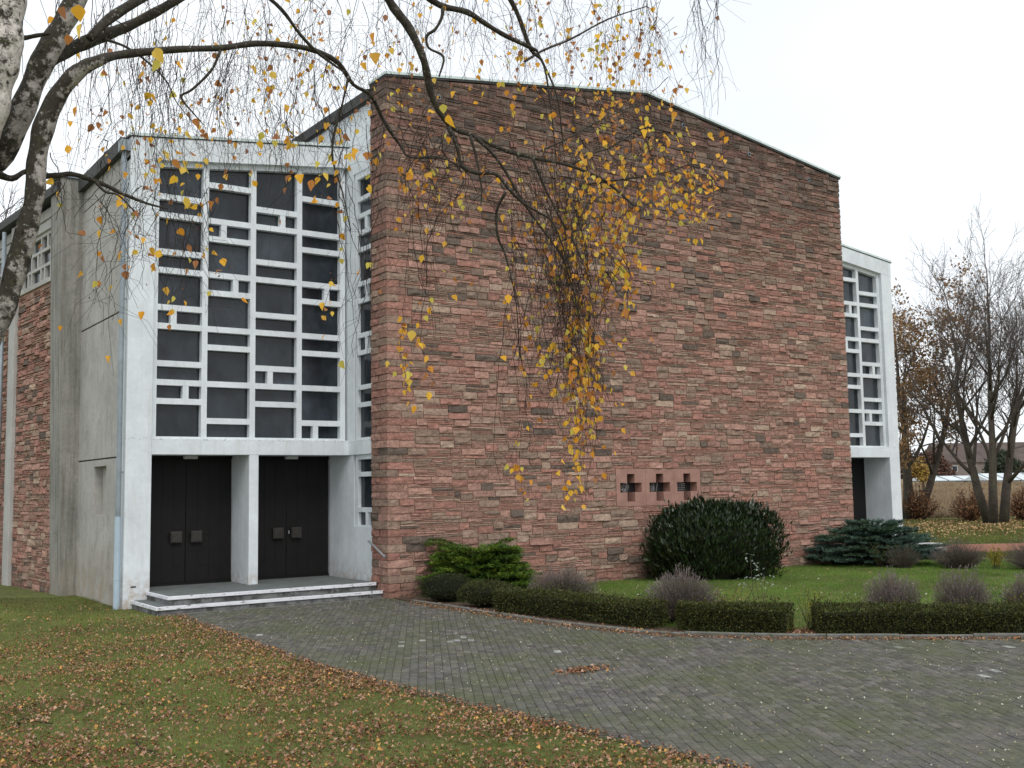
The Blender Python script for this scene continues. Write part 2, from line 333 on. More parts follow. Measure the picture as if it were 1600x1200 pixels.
xx = VV[:, :, 0] * ca - VV[:, :, 1] * sa + pav[rest, 0][:, None]; yy = VV[:, :, 0] * sa + VV[:, :, 1] * ca + pav[rest, 1][:, None]
VV = np.stack([xx, yy, VV[:, :, 2] + .004], -1).reshape(-1, 3)
FF = (np.array(F0)[None] + (np.arange(n) * 12)[:, None, None]).reshape(-1, 4)
pc = np.array(PCOL)[rng.integers(0, 6, n)] * rng.uniform(.75, 1.22, n)[:, None]
lich = np.linalg.norm((pav[rest] - np.array([-2.36, -6.05])) / np.array([.9, .5]), axis=1) < 1
lich = (lich & (rng.random(n) < .16)) | (rng.random(n) < .0025)
pc[lich] = np.array((.33, .33, .32)) * rng.uniform(.7, 1.1, lich.sum())[:, None]
o = link('paving', rawmesh('paving', VV, FF, m_paver, np.repeat(pc, 12, 0)), path); o['kind'] = 'stuff'
# kerb along the planted side
kerb = empty('kerb'); setp(kerb, kind='structure')
seg = np.cumsum(np.r_[0, np.linalg.norm(np.diff(EDGEs, axis=0), axis=1)])
s0 = .9
while s0 < seg[-1] - 1.0:
    L_ = 1.0; pts = []
    for s in np.linspace(s0 + .006, s0 + L_ - .006, 5):
        x = np.interp(s, seg, EDGEs[:, 0]); y = np.interp(s, seg, EDGEs[:, 1]); x2 = np.interp(s + .05, seg, EDGEs[:, 0]); y2 = np.interp(s + .05, seg, EDGEs[:, 1])
        t_ = np.array([x2 - x, y2 - y]); t_ /= np.linalg.norm(t_); nn = np.array([-t_[1], t_[0]]); pts.append((np.array([x, y]), nn))
    dz = random.uniform(-.012, .012); V = []; off = random.uniform(-.01, .01)
    for p, nn in pts:
        for w_, z in ((off, -.02), (off, .05 + dz), (off + .012, .062 + dz), (off + .07, .062 + dz), (off + .08, .05 + dz), (off + .08, -.02)):
            q = p + nn * w_; V.append((q[0], q[1], z))
    F = [(i * 6 + j, i * 6 + j + 1, (i + 1) * 6 + j + 1, (i + 1) * 6 + j) for i in range(4) for j in range(5)] + [(0, 1, 2, 3, 4, 5), (29, 28, 27, 26, 25, 24)]
    b = MB(); b.add(V, F); b.build('kerb_stone', m_kerb, kerb); s0 += L_

bedV = []
for p in EDGEs:
    i = np.argmin(np.abs(EDGEs - p).sum(1)); t_ = unit(EDGEs[min(i + 1, len(EDGEs) - 1)] - EDGEs[max(i - 1, 0)]); nn = np.array([-t_[1], t_[0]]); nn = nn if nn[0] > 0 else -nn
    bedV += [(*(p + nn * .05), .012), (*(p + nn * (.75 + .12 * math.sin(i * 1.9))), .012)]
o = link('planting_bed', rawmesh('planting_bed', bedV, [(2 * i, 2 * i + 1, 2 * i + 3, 2 * i + 2) for i in range(len(EDGEs) - 1)], M('bed_soil', (.075, .05, .035), .95, noise=((12, 5, .5, 1.6),), bump=((25, 5, .8, .03),)))); setp(o, kind='structure')
# ---------------------------------------------------------------- church
church = empty('church', (W / 2, 0, 0), 'modern church with red sandstone gable wall and white concrete window grids', 'church')
SP = [((.335, .172, .135), 3.2), ((.37, .218, .172), 3.4), ((.305, .176, .138), 2.8), ((.30, .208, .16), 2.2), ((.40, .29, .22), .9), ((.235, .168, .13), 1.3), ((.135, .105, .086), .7)]
SW = np.array([w for _, w in SP]); SCOL = np.array([c for c, _ in SP])
def stone_col(z):
    k = min(1, max(0, (z - 4) / 7)); w = SW * np.array([1 - .3 * k, 1 - .55 * k, 1, 1 + .8 * k, 1 - .6 * k, 1 + 1.6 * k, 1 + 3.0 * k])
    c = SCOL[rng.choice(len(w), p=w / w.sum())] * rng.uniform(.86, 1.12)
    return c
def pack(u0, u1, z0, ztop, band, ql=None, qr=None):
    """random ashlar: bands with one-, two- and split-band stones; ql, qr collect corner blocks (z0, z1, length)"""
    nb = int(round((ztop - z0) / band)); out = []; occ = [[] for _ in range(nb + 2)]
    jz = rng.uniform(-.008, .008, nb + 2); jz[0] = 0; jz[nb:] = 0; zs = z0 + np.arange(nb + 2) * band + jz
    for b in range(0, nb, 2):
        for q, left in ((ql, True), (qr, False)):
            if q is None: continue
            l = rng.uniform(.24, .36) if (b // 2) % 2 else rng.uniform(.42, .68)
            iv = (u0, u0 + l) if left else (u1 - l, u1); occ[b].append(iv); occ[b + 1].append(iv); q.append((zs[b], zs[min(b + 2, nb)], l))
    for b in range(nb):
        iv = sorted(occ[b]); u = u0; iv.append((u1, u1))
        for a, e in iv:
            while u < a - .02:
                k = rng.random()
                w = rng.uniform(.24, .62) if k < .40 else rng.uniform(.28, .85)
                if a - u - w < .14: w = a - u
                w = min(w, a - u)
                if w > .75: w = w / 2
                if k < .40 and b + 1 < nb and not any(x < u + w and y > u for x, y in occ[b + 1]):
                    out.append((u, u + w, zs[b], zs[b + 2])); occ[b + 1].append((u, u + w))
                elif k < .62: out.append((u, u + w, zs[b], zs[b + 1]))
                else:
                    zm = zs[b] + band * rng.uniform(.4, .6); out.append((u, u + w, zs[b], zm))
                    if rng.random() < .5: out.append((u, u + w, zm, zs[b + 1]))
                    else:
                        q = u + w * rng.uniform(.35, .65); out += [(u, q, zm, zs[b + 1]), (q, u + w, zm, zs[b + 1])]
                u += w
            u = max(u, e)
    return out
def stone_geo(u0, u1, z0, z1, topf=None, proud=None, g=.0085):
    """rough faced stone in (u, depth, z); depth < 0 is out of the wall"""
    h = z1 - z0; w = u1 - u0; nx = 2 if w < .35 else (3 if w < .6 else 4)
    u = np.linspace(u0 + g, u1 - g, nx + 1); ui = u.copy(); ui[1:-1] += rng.uniform(-.03, .03, nx - 1)
    p = -rng.uniform(.0, .012) if proud is None else -proud
    amp = min(.034, .16 * h + .006) * rng.uniform(.35, 1.25)
    lip = rng.uniform(.3, 1.9)
    V = []
    for r_, (zz, dp) in enumerate(((z0 + g, lip), (z0 + h * rng.uniform(.3, .6), 1.0), (z1 - g, .15))):
        for i in range(nx + 1):
            e = .5 if i in (0, nx) else 1
            jz = rng.uniform(-.006, .006) if r_ != 1 else rng.uniform(-.1, .1) * h
            V.append((ui[i] + (rng.uniform(-.004, .004) if i in (0, nx) else 0), p - amp * dp * e * rng.uniform(.2, 1.3), zz + jz))
    m = nx + 1; rim = list(range(m)) + [2 * m - 1] + list(range(3 * m - 1, 2 * m - 1, -1)) + [m]
    nb = len(V)
    for i in rim: V.append((V[i][0], .03, V[i][2]))
    F = [(r_ * m + i, r_ * m + i + 1, (r_ + 1) * m + i + 1, (r_ + 1) * m + i) for r_ in range(2) for i in range(nx)]
    k = len(rim); F += [(rim[i], nb + i, nb + (i + 1) % k, rim[(i + 1) % k]) for i in range(k)]
    V = np.array(V)
    if topf is not None:
        t_ = topf(V[:, 0]); V[:, 2] = np.minimum(V[:, 2], t_)
    return V, F
stones = []                               # (V world, F, colour, size key)
def add_stone(V, F, xf, col):
    P = np.array([xf(*p) for p in V]); c = P.mean(0)
    a = (V[:, 0].max() - V[:, 0].min()) * (V[:, 2].max() - V[:, 2].min()) * pxarea(c) ** 2
    stones.append((P, F, col, a))
gab = lambda u: 10.90 + (11.95 - 10.90) * (1 - np.abs(np.asarray(u) - W / 2) / (W / 2))
front = lambda u, d, z: (u, d, z)
HOLE = (6.05, 8.80, 1.71, 2.60)
ZL = HOLE[2] - .004; ZH = HOLE[3] + .004; QL = []; QR = []
for s in pack(0, W, -.02, ZL, (ZL + .02) / 22, QL, QR) + pack(0, HOLE[0] - .004, ZL, ZH, (ZH - ZL) / 12, QL) + pack(HOLE[1] + .004, W, ZL, ZH, (ZH - ZL) / 12, None, QR) + pack(0, W, ZH, ZH + 9.4, 9.4 / 124, QL, QR):
    if s[2] > float(np.min(gab(np.array([s[0], s[1]])))) - .03: continue
    V, F = stone_geo(*s, topf=lambda u: gab(u)); add_stone(V, F, front, stone_col(s[2]))
TS = .711
for z, z1, lw in QR:
    if z > 10.8: continue
    Vv, Ff = stone_geo(W - lw, W - .001, z, min(z1, 10.93)); add_stone(Vv, Ff, front, stone_col(z))
for z, z1, lw in QL:                       # corner blocks show on the front and on the end
    if z > 10.8: continue
    z1 = min(z1, 10.93); h = z1 - z; c = stone_col(z); g = .006
    pr_ = rng.uniform(.004, .02); pe = rng.uniform(.0, .02)
    sd_ = TS if lw < .4 else rng.uniform(.3, .42)
    V = []
    for zz, q in ((z + g, rng.uniform(.3, 1.6)), ((z + z1) / 2, 1), (z1 - g, .2)):
        for (x, y) in ((.001 - pe * .5, sd_ - g), (-pe - q * .016 * rng.uniform(.3, 1.3), sd_ * .5), (-pe - .002, -pr_ - .002), (lw * .5, -pr_ - q * .018 * rng.uniform(.3, 1.3)), (lw - g, -pr_ * .6)):
            V.append((x + rng.uniform(-.004, .004), y, zz + rng.uniform(-.006, .006)))
    F = [(r_ * 5 + i, r_ * 5 + i + 1, (r_ + 1) * 5 + i + 1, (r_ + 1) * 5 + i) for r_ in range(2) for i in range(4)]
    V += [(.05, sd_ - g, z + g), (.05, .05, z + g), (lw - g, .05, z + g), (.05, sd_ - g, z1 - g), (.05, .05, z1 - g), (lw - g, .05, z1 - g)]
    F += [(0, 15, 16, 1), (1, 16, 2), (2, 16, 3), (3, 16, 17, 4), (10, 11, 19, 18), (11, 12, 19), (12, 13, 19), (13, 14, 20, 19), (0, 5, 10, 18, 15), (4, 17, 20, 14, 9)]
    P = np.array(V); stones.append((P, F, c, (lw + .3) * h * pxarea((0, 0, z)) ** 2 * 1.2))
    if sd_ < TS:
        Vv, Ff = stone_geo(sd_, TS, z, z1); add_stone(Vv, Ff, lambda u, d, zz: (d, u, zz), stone_col(z))
# splayed aisle wall on the left
A0 = np.array([-5.1, 6.3]); AA = .09; AD = np.array([-math.sin(AA), math.cos(AA)]); AN = np.array([AD[1], -AD[0]])
def aisle(u, d, z): return (A0[0] + AD[0] * u + AN[0] * d, A0[1] + AD[1] * u + AN[1] * d, z)
for a0, a1 in ((.02, 3.1), (3.6, 7.0)):
    for s in pack(a0, a1, -.02, 7.14, .080):
        V, F = stone_geo(*s); add_stone(V, F, aisle, stone_col(2.0))
stones_sorted = sorted(range(len(stones)), key=lambda i: -stones[i][3])
mb = MB()
gp_ = [(.0 + .03, -.05), (W - .03, -.05), (W - .03, 10.88), (W / 2, 11.93), (.03, 10.88)]
H = HOLE
# gable wall core built round the opening for the cross panel
mb.prism([(.03, -.05), (H[0], -.05), (H[0], float(gab(H[0])) - .03), (.03, 10.88)], 1, .012, TS)
mb.prism([(H[1], -.05), (W - .03, -.05), (W - .03, 10.88), (H[1], float(gab(H[1])) - .03)], 1, .012, TS)
mb.prism([(H[0], -.05), (H[1], -.05), (H[1], H[2] + .01), (H[0], H[2] + .01)], 1, .012, TS)
mb.prism([(H[0], H[3] - .01), (H[1], H[3] - .01), (H[1], float(gab(H[1])) - .03), (W / 2, 11.92), (H[0], float(gab(H[0])) - .03)], 1, .012, TS)
wall = mb.build('stone_wall', m_mortar, church)
for i in stones_sorted[:300]:
    P, F, c, a = stones[i]; ctr = P.mean(0); me = rawmesh('stone', P - ctr, F, m_stone, np.tile(c, (len(P), 1)))
    link('stone', me, wall, ctr)
def joinall(items):
    V = []; F = []; C_ = []; n = 0
    for P, f, c, a in items:
        V.append(P); F += [tuple(i + n for i in q) for q in f]; C_.append(np.tile(c, (len(P), 1))); n += len(P)
    return np.concatenate(V), F, np.concatenate(C_)
V, F, C_ = joinall([stones[i] for i in stones_sorted[300:]])
o = link('stonework', rawmesh('stonework', V, F, m_stone, C_), wall); o['kind'] = 'stuff'
# copper flashing on the gable
mb = MB()
for sgn in (0, 1):
    xa, xb, za, zb_ = ((-.05, W / 2, 10.93, 11.98) if sgn == 0 else (W / 2, W + .05, 11.98, 10.93))
    mb.prism([(xa, za), (xb, zb_), (xb, zb_ + .055), (xa, za + .055)], 1, -.06, TS + .02)
mb.build('coping', m_copper, church)
mb = MB()
for sgn in (0, 1):
    xa, xb, za, zb_ = ((-.03, W / 2, 10.885, 11.935) if sgn == 0 else (W / 2, W + .03, 11.935, 10.885))
    mb.prism([(xa, za), (xb, zb_), (xb, zb_ + .045), (xa, za + .045)], 1, -.045, TS)
mb.build('coping_strip', m_roof, church)
for px_, py_ in ((685, 152), (1067, 196), (1170, 241), (1263, 281)):   # small vent holes under the verge
    q = onplane(px_, py_, 1, -.02); mb = MB()
    V, F = tube([(q[0], -.045, q[2]), (q[0], .03, q[2])], [.055, .055], 10); mb.add(V, F)
    vent = mb.build('vent', m_zinc, wall, smooth=False)
    mb = MB(); V, F = tube([(q[0], -.047, q[2]), (q[0], -.03, q[2])], [.04, .04], 10); mb.add(V, F); mb.build('vent_hole', m_black, wall)
# cross panel: three slabs with cross shaped recesses and wrought grilles
for i, (sx0, sx1, cx_) in enumerate(((6.055, 6.968, 6.51), (6.974, 7.893, 7.43), (7.899, 8.795, 8.335))):
    a, b_ = .118, .335; z0, z1, zt, zb2, zu, zl = 1.715, 2.595, 2.475, 1.82, 2.265, 2.04
    X = [sx0, cx_ - b_, cx_ - a, cx_ + a, cx_ + b_, sx1]; Z = [z0, zb2, zl, zu, zt, z1]; mb = MB(); yf, yb = -.012, .24
    hole = lambda ix, iz: (ix == 2 and 1 <= iz <= 3) or (iz == 2 and 1 <= ix <= 3)
    for ix in range(5):
        for iz in range(5):
            if hole(ix, iz): continue
            mb.add([(X[ix], yf, Z[iz]), (X[ix + 1], yf, Z[iz]), (X[ix + 1], yf, Z[iz + 1]), (X[ix], yf, Z[iz + 1])], [(0, 1, 2, 3)])
            for jx, jz, e in ((ix - 1, iz, 0), (ix + 1, iz, 1), (ix, iz - 1, 2), (ix, iz + 1, 3)):
                out_ = not (0 <= jx < 5 and 0 <= jz < 5)
                if out_ or hole(jx, jz):
                    pa, pb = {0: ((X[ix], Z[iz]), (X[ix], Z[iz + 1])), 1: ((X[ix + 1], Z[iz]), (X[ix + 1], Z[iz + 1])), 2: ((X[ix], Z[iz]), (X[ix + 1], Z[iz])), 3: ((X[ix], Z[iz + 1]), (X[ix + 1], Z[iz + 1]))}[e]
                    mb.add([(pa[0], yf, pa[1]), (pb[0], yf, pb[1]), (pb[0], yb, pb[1]), (pa[0], yb, pa[1])], [(0, 1, 2, 3)])
    slab = mb.build('cross_slab', m_slab, church)
    mb = MB(); mb.box(sx0 + .05, sx1 - .05, yb - .002, yb + .05, z0 + .03, z1 - .03); mb.build('niche_back', m_joint, slab)
    mb = MB(); rr = random.Random(i + 3); yg = .10
    if i < 2:
        for k in range(9 if i == 0 else 7):                # tangled rods
            c0 = np.array([cx_ - .16 + rr.uniform(-.1, .12), yg, 2.15 + rr.uniform(-.04, .04)]); ra = rr.uniform(.04, .10); t0 = rr.uniform(0, 6)
            P = [c0 + np.array([ra * math.cos(t0 + t), rr.uniform(-.01, .01), ra * .9 * math.sin(t0 + t)]) for t in np.linspace(0, rr.uniform(2.5, 5.5), 9)]
            for p in P: p[2] = min(max(p[2], zl + .012), zu - .012); p[0] = max(p[0], cx_ - b_ + .012)
            mb.tube(P, .008, 4)
        for k in range(5): 
            p0 = np.array([cx_ - b_ + .03 + .07 * k, yg, zl + .01]); mb.tube([p0, p0 + np.array([rr.uniform(-.03, .05), 0, .2])], .007, 4)
    else:
        for k in range(4): mb.tube([(cx_ - b_ + .02, yg, zl + .03 + .05 * k), (cx_ + .03, yg, zl + .03 + .05 * k)], .009, 4)
        for k in range(4): mb.tube([(cx_ - b_ + .05 + .07 * k, yg + .01, zl + .01), (cx_ - b_ + .05 + .07 * k, yg + .01, zu - .02)], .007, 4)
    for v in mb.v: pass
    g_ = mb.build('grille', m_grille, slab)

# ---- window grids
UZ = .378; ZS = 3.27
def glazing(name, parent, xf, cols, ub, z0, topf, yf=.12, depth=.16, bw=.118, unit=UZ, ends=True, mat=m_white, bar0=False, inner=True):
    """cols: per column list of (n0, n1, split) cells in grid units; ub: bar centre positions; xf(u, d, z) -> world"""
    mb = MB(); panes = []; h = bw / 2
    for i, cells in enumerate(cols):
        ua, ub_ = ub[i] + h, ub[i + 1] - h
        for (n0, n1, sp) in cells:
            za = z0 + n0 * unit + (h if n0 > 0 else .05)
            if n1 is None: zt = (topf(ua) - .15, topf(ub_) - .15)
            else: zt = (z0 + n1 * unit - h,) * 2
            parts = [(ua, ub_)]
            if sp:
                um = ua + (ub_ - ua) * sp; parts = [(ua, um - .06), (um + .06, ub_)]
                mb.box(um - .06, um + .06, yf + .008, yf + depth, za - .01, max(zt) + .01, xf=xf)
            for a, b in parts: panes.append((a, b, za, zt))
            if n1 is not None: mb.box(ua - .004, ub_ + .004, yf + .004, yf + depth, zt[0], zt[0] + bw, xf=xf)
    for k in range(len(ub)):
        if not ends and k in (0, len(ub) - 1): continue
        u = ub[k]; mb.box(u - h, u + h, yf, yf + depth + .01, z0, topf(u) - .05, xf=xf)
    ua, ub_ = ub[0] - h, ub[-1] + h                            # foot and head members
    mb.box(ua, ub_, yf + .004, yf + depth, z0 - .01, z0 + .05, xf=xf)
    V = []
    for u in (ua, ub_):
        for d in (yf + .002, yf + depth): V += [xf(u, d, topf(u) - .15), xf(u, d, topf(u))]
    mb.add(V, [(0, 1, 5, 4), (2, 6, 7, 3), (0, 4, 6, 2), (1, 3, 7, 5), (0, 2, 3, 1), (4, 5, 7, 6)])
    o = mb.build(name, mat, parent)
    for a, b, za, zt in panes:
        ta, tb = zt; y = yf + depth - .02; e = .012
        V = [xf(*p) for p in ((a - e, y, za - e), (b + e, y, za - e), (b + e, y, tb + e), (a - e, y, ta + e), (a - e, y + .02, za - e), (b + e, y + .02, za - e), (b + e, y + .02, tb + e), (a - e, y + .02, ta + e))]
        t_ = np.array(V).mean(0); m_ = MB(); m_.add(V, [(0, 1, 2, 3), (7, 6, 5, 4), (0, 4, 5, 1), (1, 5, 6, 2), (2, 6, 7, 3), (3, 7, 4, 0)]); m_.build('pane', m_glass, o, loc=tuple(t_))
    return o
L_, R_ = .36, .65
def cells(bounds, splits, last):
    out = []
    for a, b in zip(bounds[:-1], bounds[1:]): out.append((a, b, splits.get(a)))
    out.append((bounds[-1], None, None)); return out
C1 = cells([0, 2, 3, 4, 6, 7, 9, 10, 12, 13], {2: R_, 6: L_}, None)
C2 = cells([0, 1, 3, 5, 6, 8, 9, 11, 12, 14], {8: R_, 11: L_}, None)
C3 = cells([0, 2, 3, 4, 6, 7, 9, 10, 12, 13], {3: L_, 12: R_}, None)
C4 = cells([0, 1, 3, 5, 6, 8, 9, 11, 12, 14], {0: L_, 8: R_}, None)
ZR0, ZR1 = 9.318, 9.885; SLP = (ZR1 - ZR0) / (PX + .06)
rooft = lambda x: ZR0 + SLP * (x + PX)
HB = .50
def wing(mir):
    X = (lambda x: W - x) if mir else (lambda x: x)
    xf = lambda u, d, z: (X(u), DY + d, z)
    nm = church
    b = MB(); b.box(X(-PX), X(-4.237), DY, DY + .32, -.05, rooft(-4.3) - .45)
    b.box(X(-4.237), X(-4.17), DY + .10, DY + .32, 3.274, rooft(-4.2) - .45)
    b.build('corner_column', m_white, church, bevel=.012)
    b = MB(); b.prism([(X(-PX), rooft(-PX) - .02), (X(.05), rooft(.05) - .02), (X(.05), rooft(.05) - HB), (X(-4.237), rooft(-4.237) - HB), (X(-PX), rooft(-4.7) - HB)], 1, DY - .004, DY + .31)
    b.build('roof_beam', m_white, church)
    b = MB(); b.prism([(X(-PX - .03), rooft(-PX) - .03), (X(.0), rooft(.0) - .03), (X(.0), rooft(.0) + .03), (X(-PX - .03), rooft(-PX) + .03)], 1, DY - .03, DY + .3)
    b.build('roof_flashing', m_copper, church)
    b = MB(); b.prism([(X(-PX - .05), rooft(-PX) - .05), (X(.03), rooft(.03) - .05), (X(.03), rooft(.03) - .018), (X(-PX - .05), rooft(-PX) - .018)], 1, DY - .02, DY + .25)
    b.build('flashing_strip', m_roof, church)
    b = MB(); b.box(X(-4.237), X(.05), DY - .002, DY + .45, 2.954, 3.274); b.build('door_beam', m_white, church, bevel=.01)
    b = MB(); b.box(X(-2.246), X(-2.043), DY + .003, 2.83, .3, 2.96); b.build('pillar', m_white, church, bevel=.01)
    b = MB(); b.box(X(-4.237), X(.06), DY + .44, 3.0, 2.965, 3.05); b.build('soffit', m_white, church)
    b = MB(); b.box(X(-4.45), X(-4.235), DY + .318, 2.9, -.05, 2.97); b.build('door_reveal', m_white, church)
    b = MB(); b.prism([(X(-PX - .14), rooft(-PX) - .30), (X(.04), rooft(.04) - .30), (X(.04), rooft(.04) - .01), (X(-PX - .14), rooft(-PX) - .01)], 1, DY + .26, 6.3)
    b.build('roof_slab', m_roof, church)
    tf = lambda u: rooft(u) - HB + .04
    cs = [C1, C2, C3, C4]; ub = [-4.19, -3.17, -2.145, -1.10, -.075]
    glazing('window_grid', church, xf, cs, ub, ZS, tf)
    for d0, d1 in ((-4.237, -2.246), (-2.043, .0)):
        m = (d0 + d1) / 2; 
        for za, zb_ in ((.30, .36), (2.90, 2.97)): b = MB(); b.box(X(d0), X(d1), 2.80, 2.9, za, zb_); b.build('door_frame', m_door, church)
        for (a, c_, sg) in ((d0 + .02, m - .008, 1), (m + .008, d1 - .02, -1)):
            b = MB(); b.box(X(a), X(c_), 2.79, 2.85, .36, 2.90); leaf = b.build('door', m_door, church)
            if mir: continue
            n_ = 4; wv = (c_ - a) / n_; hh = 2.52 / 8; pl = MB()
            for i in range(n_):
                for j in range(8): pl.box(a + i * wv + .005, a + (i + 1) * wv - .005, 2.784, 2.792, .37 + j * hh + .008, .37 + (j + 1) * hh - .008)
            pl.build('door_plates', m_door, leaf)
            hx = m - sg * .21; hb = MB(); hb.box(hx - .12, hx + .12, 2.70, 2.72, 1.17, 1.41); hb.box(hx - .05, hx + .05, 2.715, 2.79, 1.24, 1.34)
            hb.box(hx - .10, hx + .10, 2.688, 2.702, 1.19, 1.39)
            hb.build('handle', m_handle, leaf, bevel=.008)
        if not mir:
            b = MB(); b.box(m - .14, m + .14, 2.45, 2.58, 2.89, 2.966); lamp = b.build('ceiling_lamp', m_lamp, church, bevel=.02)
    if not mir:
        b = MB(); b.box(-.975, -.955, 2.765, 2.78, 1.27, 1.34); b.build('lock_plate', m_steel, church)
wing(False); wing(True)
# side wall of the entrance wing: concrete panels with open joints and a shallow niche
for mir in (False, True):
    X = (lambda x: W - x) if mir else (lambda x: x)
    b = MB(); xo, xi = -PX - .005, -PX + .25; y0, y1 = DY + .32, 5.62
    if mir: b.box(X(xo), X(xi), y0, y1, -.05, 9.0)
    else:
        b.box(xo, xi, y0, 3.2, -.05, 2.905); b.box(xo, xi, 4.2, y1, -.05, 2.905); b.box(xo, xi, 3.2, 4.2, -.05, 1.77); b.box(xo, xi, 3.2, 4.2, 2.77, 2.905); b.box(xo + .18, xi + .02, 3.2, 4.2, 1.7, 2.8)
        for za, zb_ in ((2.935, 5.815), (5.845, 8.55), (8.575, 9.05)): b.box(xo, xi, y0, y1, za, zb_)
    b.build('concrete_wall', m_conc, church, bevel=.006)
    b = MB(); b.box(X(xo + .02), X(xi - .02), y0 + .01, y1 - .01, 2.9, 8.6); b.build('joint_backing', m_joint, church)
# concrete fin and piers
b = MB(); V = [(-5.05, 5.6, -.05), (-4.5, 5.6, -.05), (-4.5, 6.4, -.05), (-5.12, 6.4, -.05), (-5.24, 5.6, 9.32), (-4.5, 5.6, 9.32), (-4.5, 6.4, 9.32), (-5.30, 6.4, 9.32)]
b.add(V, [(0, 3, 2, 1), (4, 5, 6, 7), (0, 1, 5, 4), (1, 2, 6, 5), (2, 3, 7, 6), (3, 0, 4, 7)]); b.build('concrete_fin', m_fin, church, bevel=.015)
b = MB(); b.prism([(-5.36, 9.32), (-4.6, 9.32), (-4.6, 9.40), (-5.36, 9.36)], 1, 5.55, 6.4); b.build('fin_cap', m_zinc, church)
b = MB()
b.box(0, 7.2, .02, .3, -.05, 7.16, xf=aisle); b.build('aisle_wall_core', m_mortar, church)
b = MB(); b.box(3.1, 3.6, -.10, .25, -.05, 8.98, xf=aisle); b.box(7.0, 7.5, -.10, .25, -.05, 8.98, xf=aisle); b.build('pier', m_conc_pale, church, bevel=.012)
for a0, a1 in ((.02, 3.1), (3.6, 7.0)):
    b = MB(); b.box(a0, a1, .0, .3, 8.46, 8.66, xf=aisle); b.box(a0, a1, .06, .3, 8.66, 8.74, xf=aisle); b.box(a0, a1, .02, .3, 8.74, 8.98, xf=aisle); b.build('aisle_beam', m_conc_pale, church, bevel=.008)
    b = MB(); b.box(a0, a1, -.04, .25, 7.15, 7.26, xf=aisle); b.build('sill', m_conc, church, bevel=.006)
    ub = list(np.linspace(a0 + .03, a1 - .03, 5)); u3 = .39
    cc = [[(0, 1, None), (1, 2, R_), (2, None, R_)], [(0, 1, R_), (1, 2, None), (2, None, L_)], [(0, 1, None), (1, 2, L_), (2, None, None)], [(0, 1, L_), (1, 2, None), (2, None, R_)]]
    glazing('window_grid', church, aisle, cc, ub, 7.27, lambda u: 8.52, yf=.05, depth=.10, bw=.075, unit=.385, mat=m_conc_pale)
V = [aisle(-.55, -.25, 9.02), aisle(7.6, -.25, 9.02), aisle(7.6, 6, 9.9), aisle(-.55, 6, 9.9)]; V += [(x, y, zz + .2) for x, y, zz in V]
b = MB(); b.add(V, [(0, 3, 2, 1), (4, 5, 6, 7), (0, 1, 5, 4), (1, 2, 6, 5), (2, 3, 7, 6), (3, 0, 4, 7)]); b.build('aisle_roof', m_roof, church)
b = MB(); q0 = np.array(aisle(3.75, -.22, 0)); b.tube([q0 + (0, 0, -.02), q0 + (0, 0, 8.9)], .055, 10); b.build('downpipe', m_zinc, church, smooth=True)
# nave behind the gable wall
for mir in (False, True):
    X = (lambda x: W - x) if mir else (lambda x: x)
    b = MB(); b.box(X(.04), X(.36), 1.62, 30, -.05, 10.62); b.box(X(.04), X(.36), TS + .001, 1.62, -.05, 1.42); b.box(X(.16), X(.36), TS + .001, 1.62, 1.42, 9.2)
    b.box(X(.045), X(.36), TS + .001, 1.62, 9.17, 10.62); b.build('nave_wall', m_white, church)
    b = MB(); b.box(X(.0), X(.3), TS + .001, DY + .44, 2.954, 3.274); b.build('band', m_white, church, bevel=.008)
    b = MB(); b.box(X(-.03), X(W / 2), TS + .02, 30, 10.60, 10.62); 
    b.prism([(X(-.06), 10.62), (X(W / 2), 11.67), (X(W / 2), 11.90), (X(-.06), 10.85)], 1, TS + .022, 30); b.build('nave_roof', m_roof, church)
    xf = lambda u, d, z, X=X: (X(.04 + d), u, z)
    cs = cells([0, 2, 3, 5, 6, 8, 9, 11, 12, 13, 14], {5: .45, 8: .45, 12: .45}, None)
    glazing('window_grid', church, xf, [cs], [TS - .02, 1.52], ZS, lambda u: 9.17, yf=.02, depth=.10, bw=.10)
    cs = [(0, 1, .45), (1, 3, None), (3, None, None)]
    glazing('window_grid', church, xf, [cs], [TS - .02, 1.52], 1.40, lambda u: 3.0, yf=.02, depth=.10, bw=.10)
b = MB(); b.box(.3, W - .3, 29.7, 30, -.05, 10.7); b.prism([(.1, 10.7), (W - .1, 10.7), (W / 2, 11.75)], 1, 29.7, 30); b.build('rear_wall', m_conc_pale, church)
# entrance steps
for mir in (False, True):
    X = (lambda x: W - x) if mir else (lambda x: x)
    for (x0, x1, y0, y1, z0, z1) in ((-4.592, -.02, .186, 2.2, -.05, .155), (-4.313, -.045, .418, 2.82, .1, .308)):
        b = MB(); b.box(X(x0 + .03), X(x1), y0 + .03, y1, z0, z1 - .055); st = b.build('step', m_riser, church)
        b = MB(); b.box(X(x0 + .022), X(x1), y0 + .022, y1, z1 - .056, z1 + .001); b.build('tread', m_step, st)
        b = MB(); b.box(X(x0), X(x1 - .002), y0, y0 + .035, z1 - .06, z1 + .005); b.box(X(x0), X(x0 + .035), y0 + .035, DY + .02 if z1 > .2 else DY + .05, z1 - .06, z1 + .005); b.build('nosing', m_nose, st, bevel=.006)
b = MB(); b.box(-4.60, -4.50, DY - .005, DY + .05, .40, .425); b.build('vent_slit', m_black, church)
b = MB(); b.box(-4.5, .0, .06, .182, -.02, .018); b.build('drain_strip', m_kerb, church)
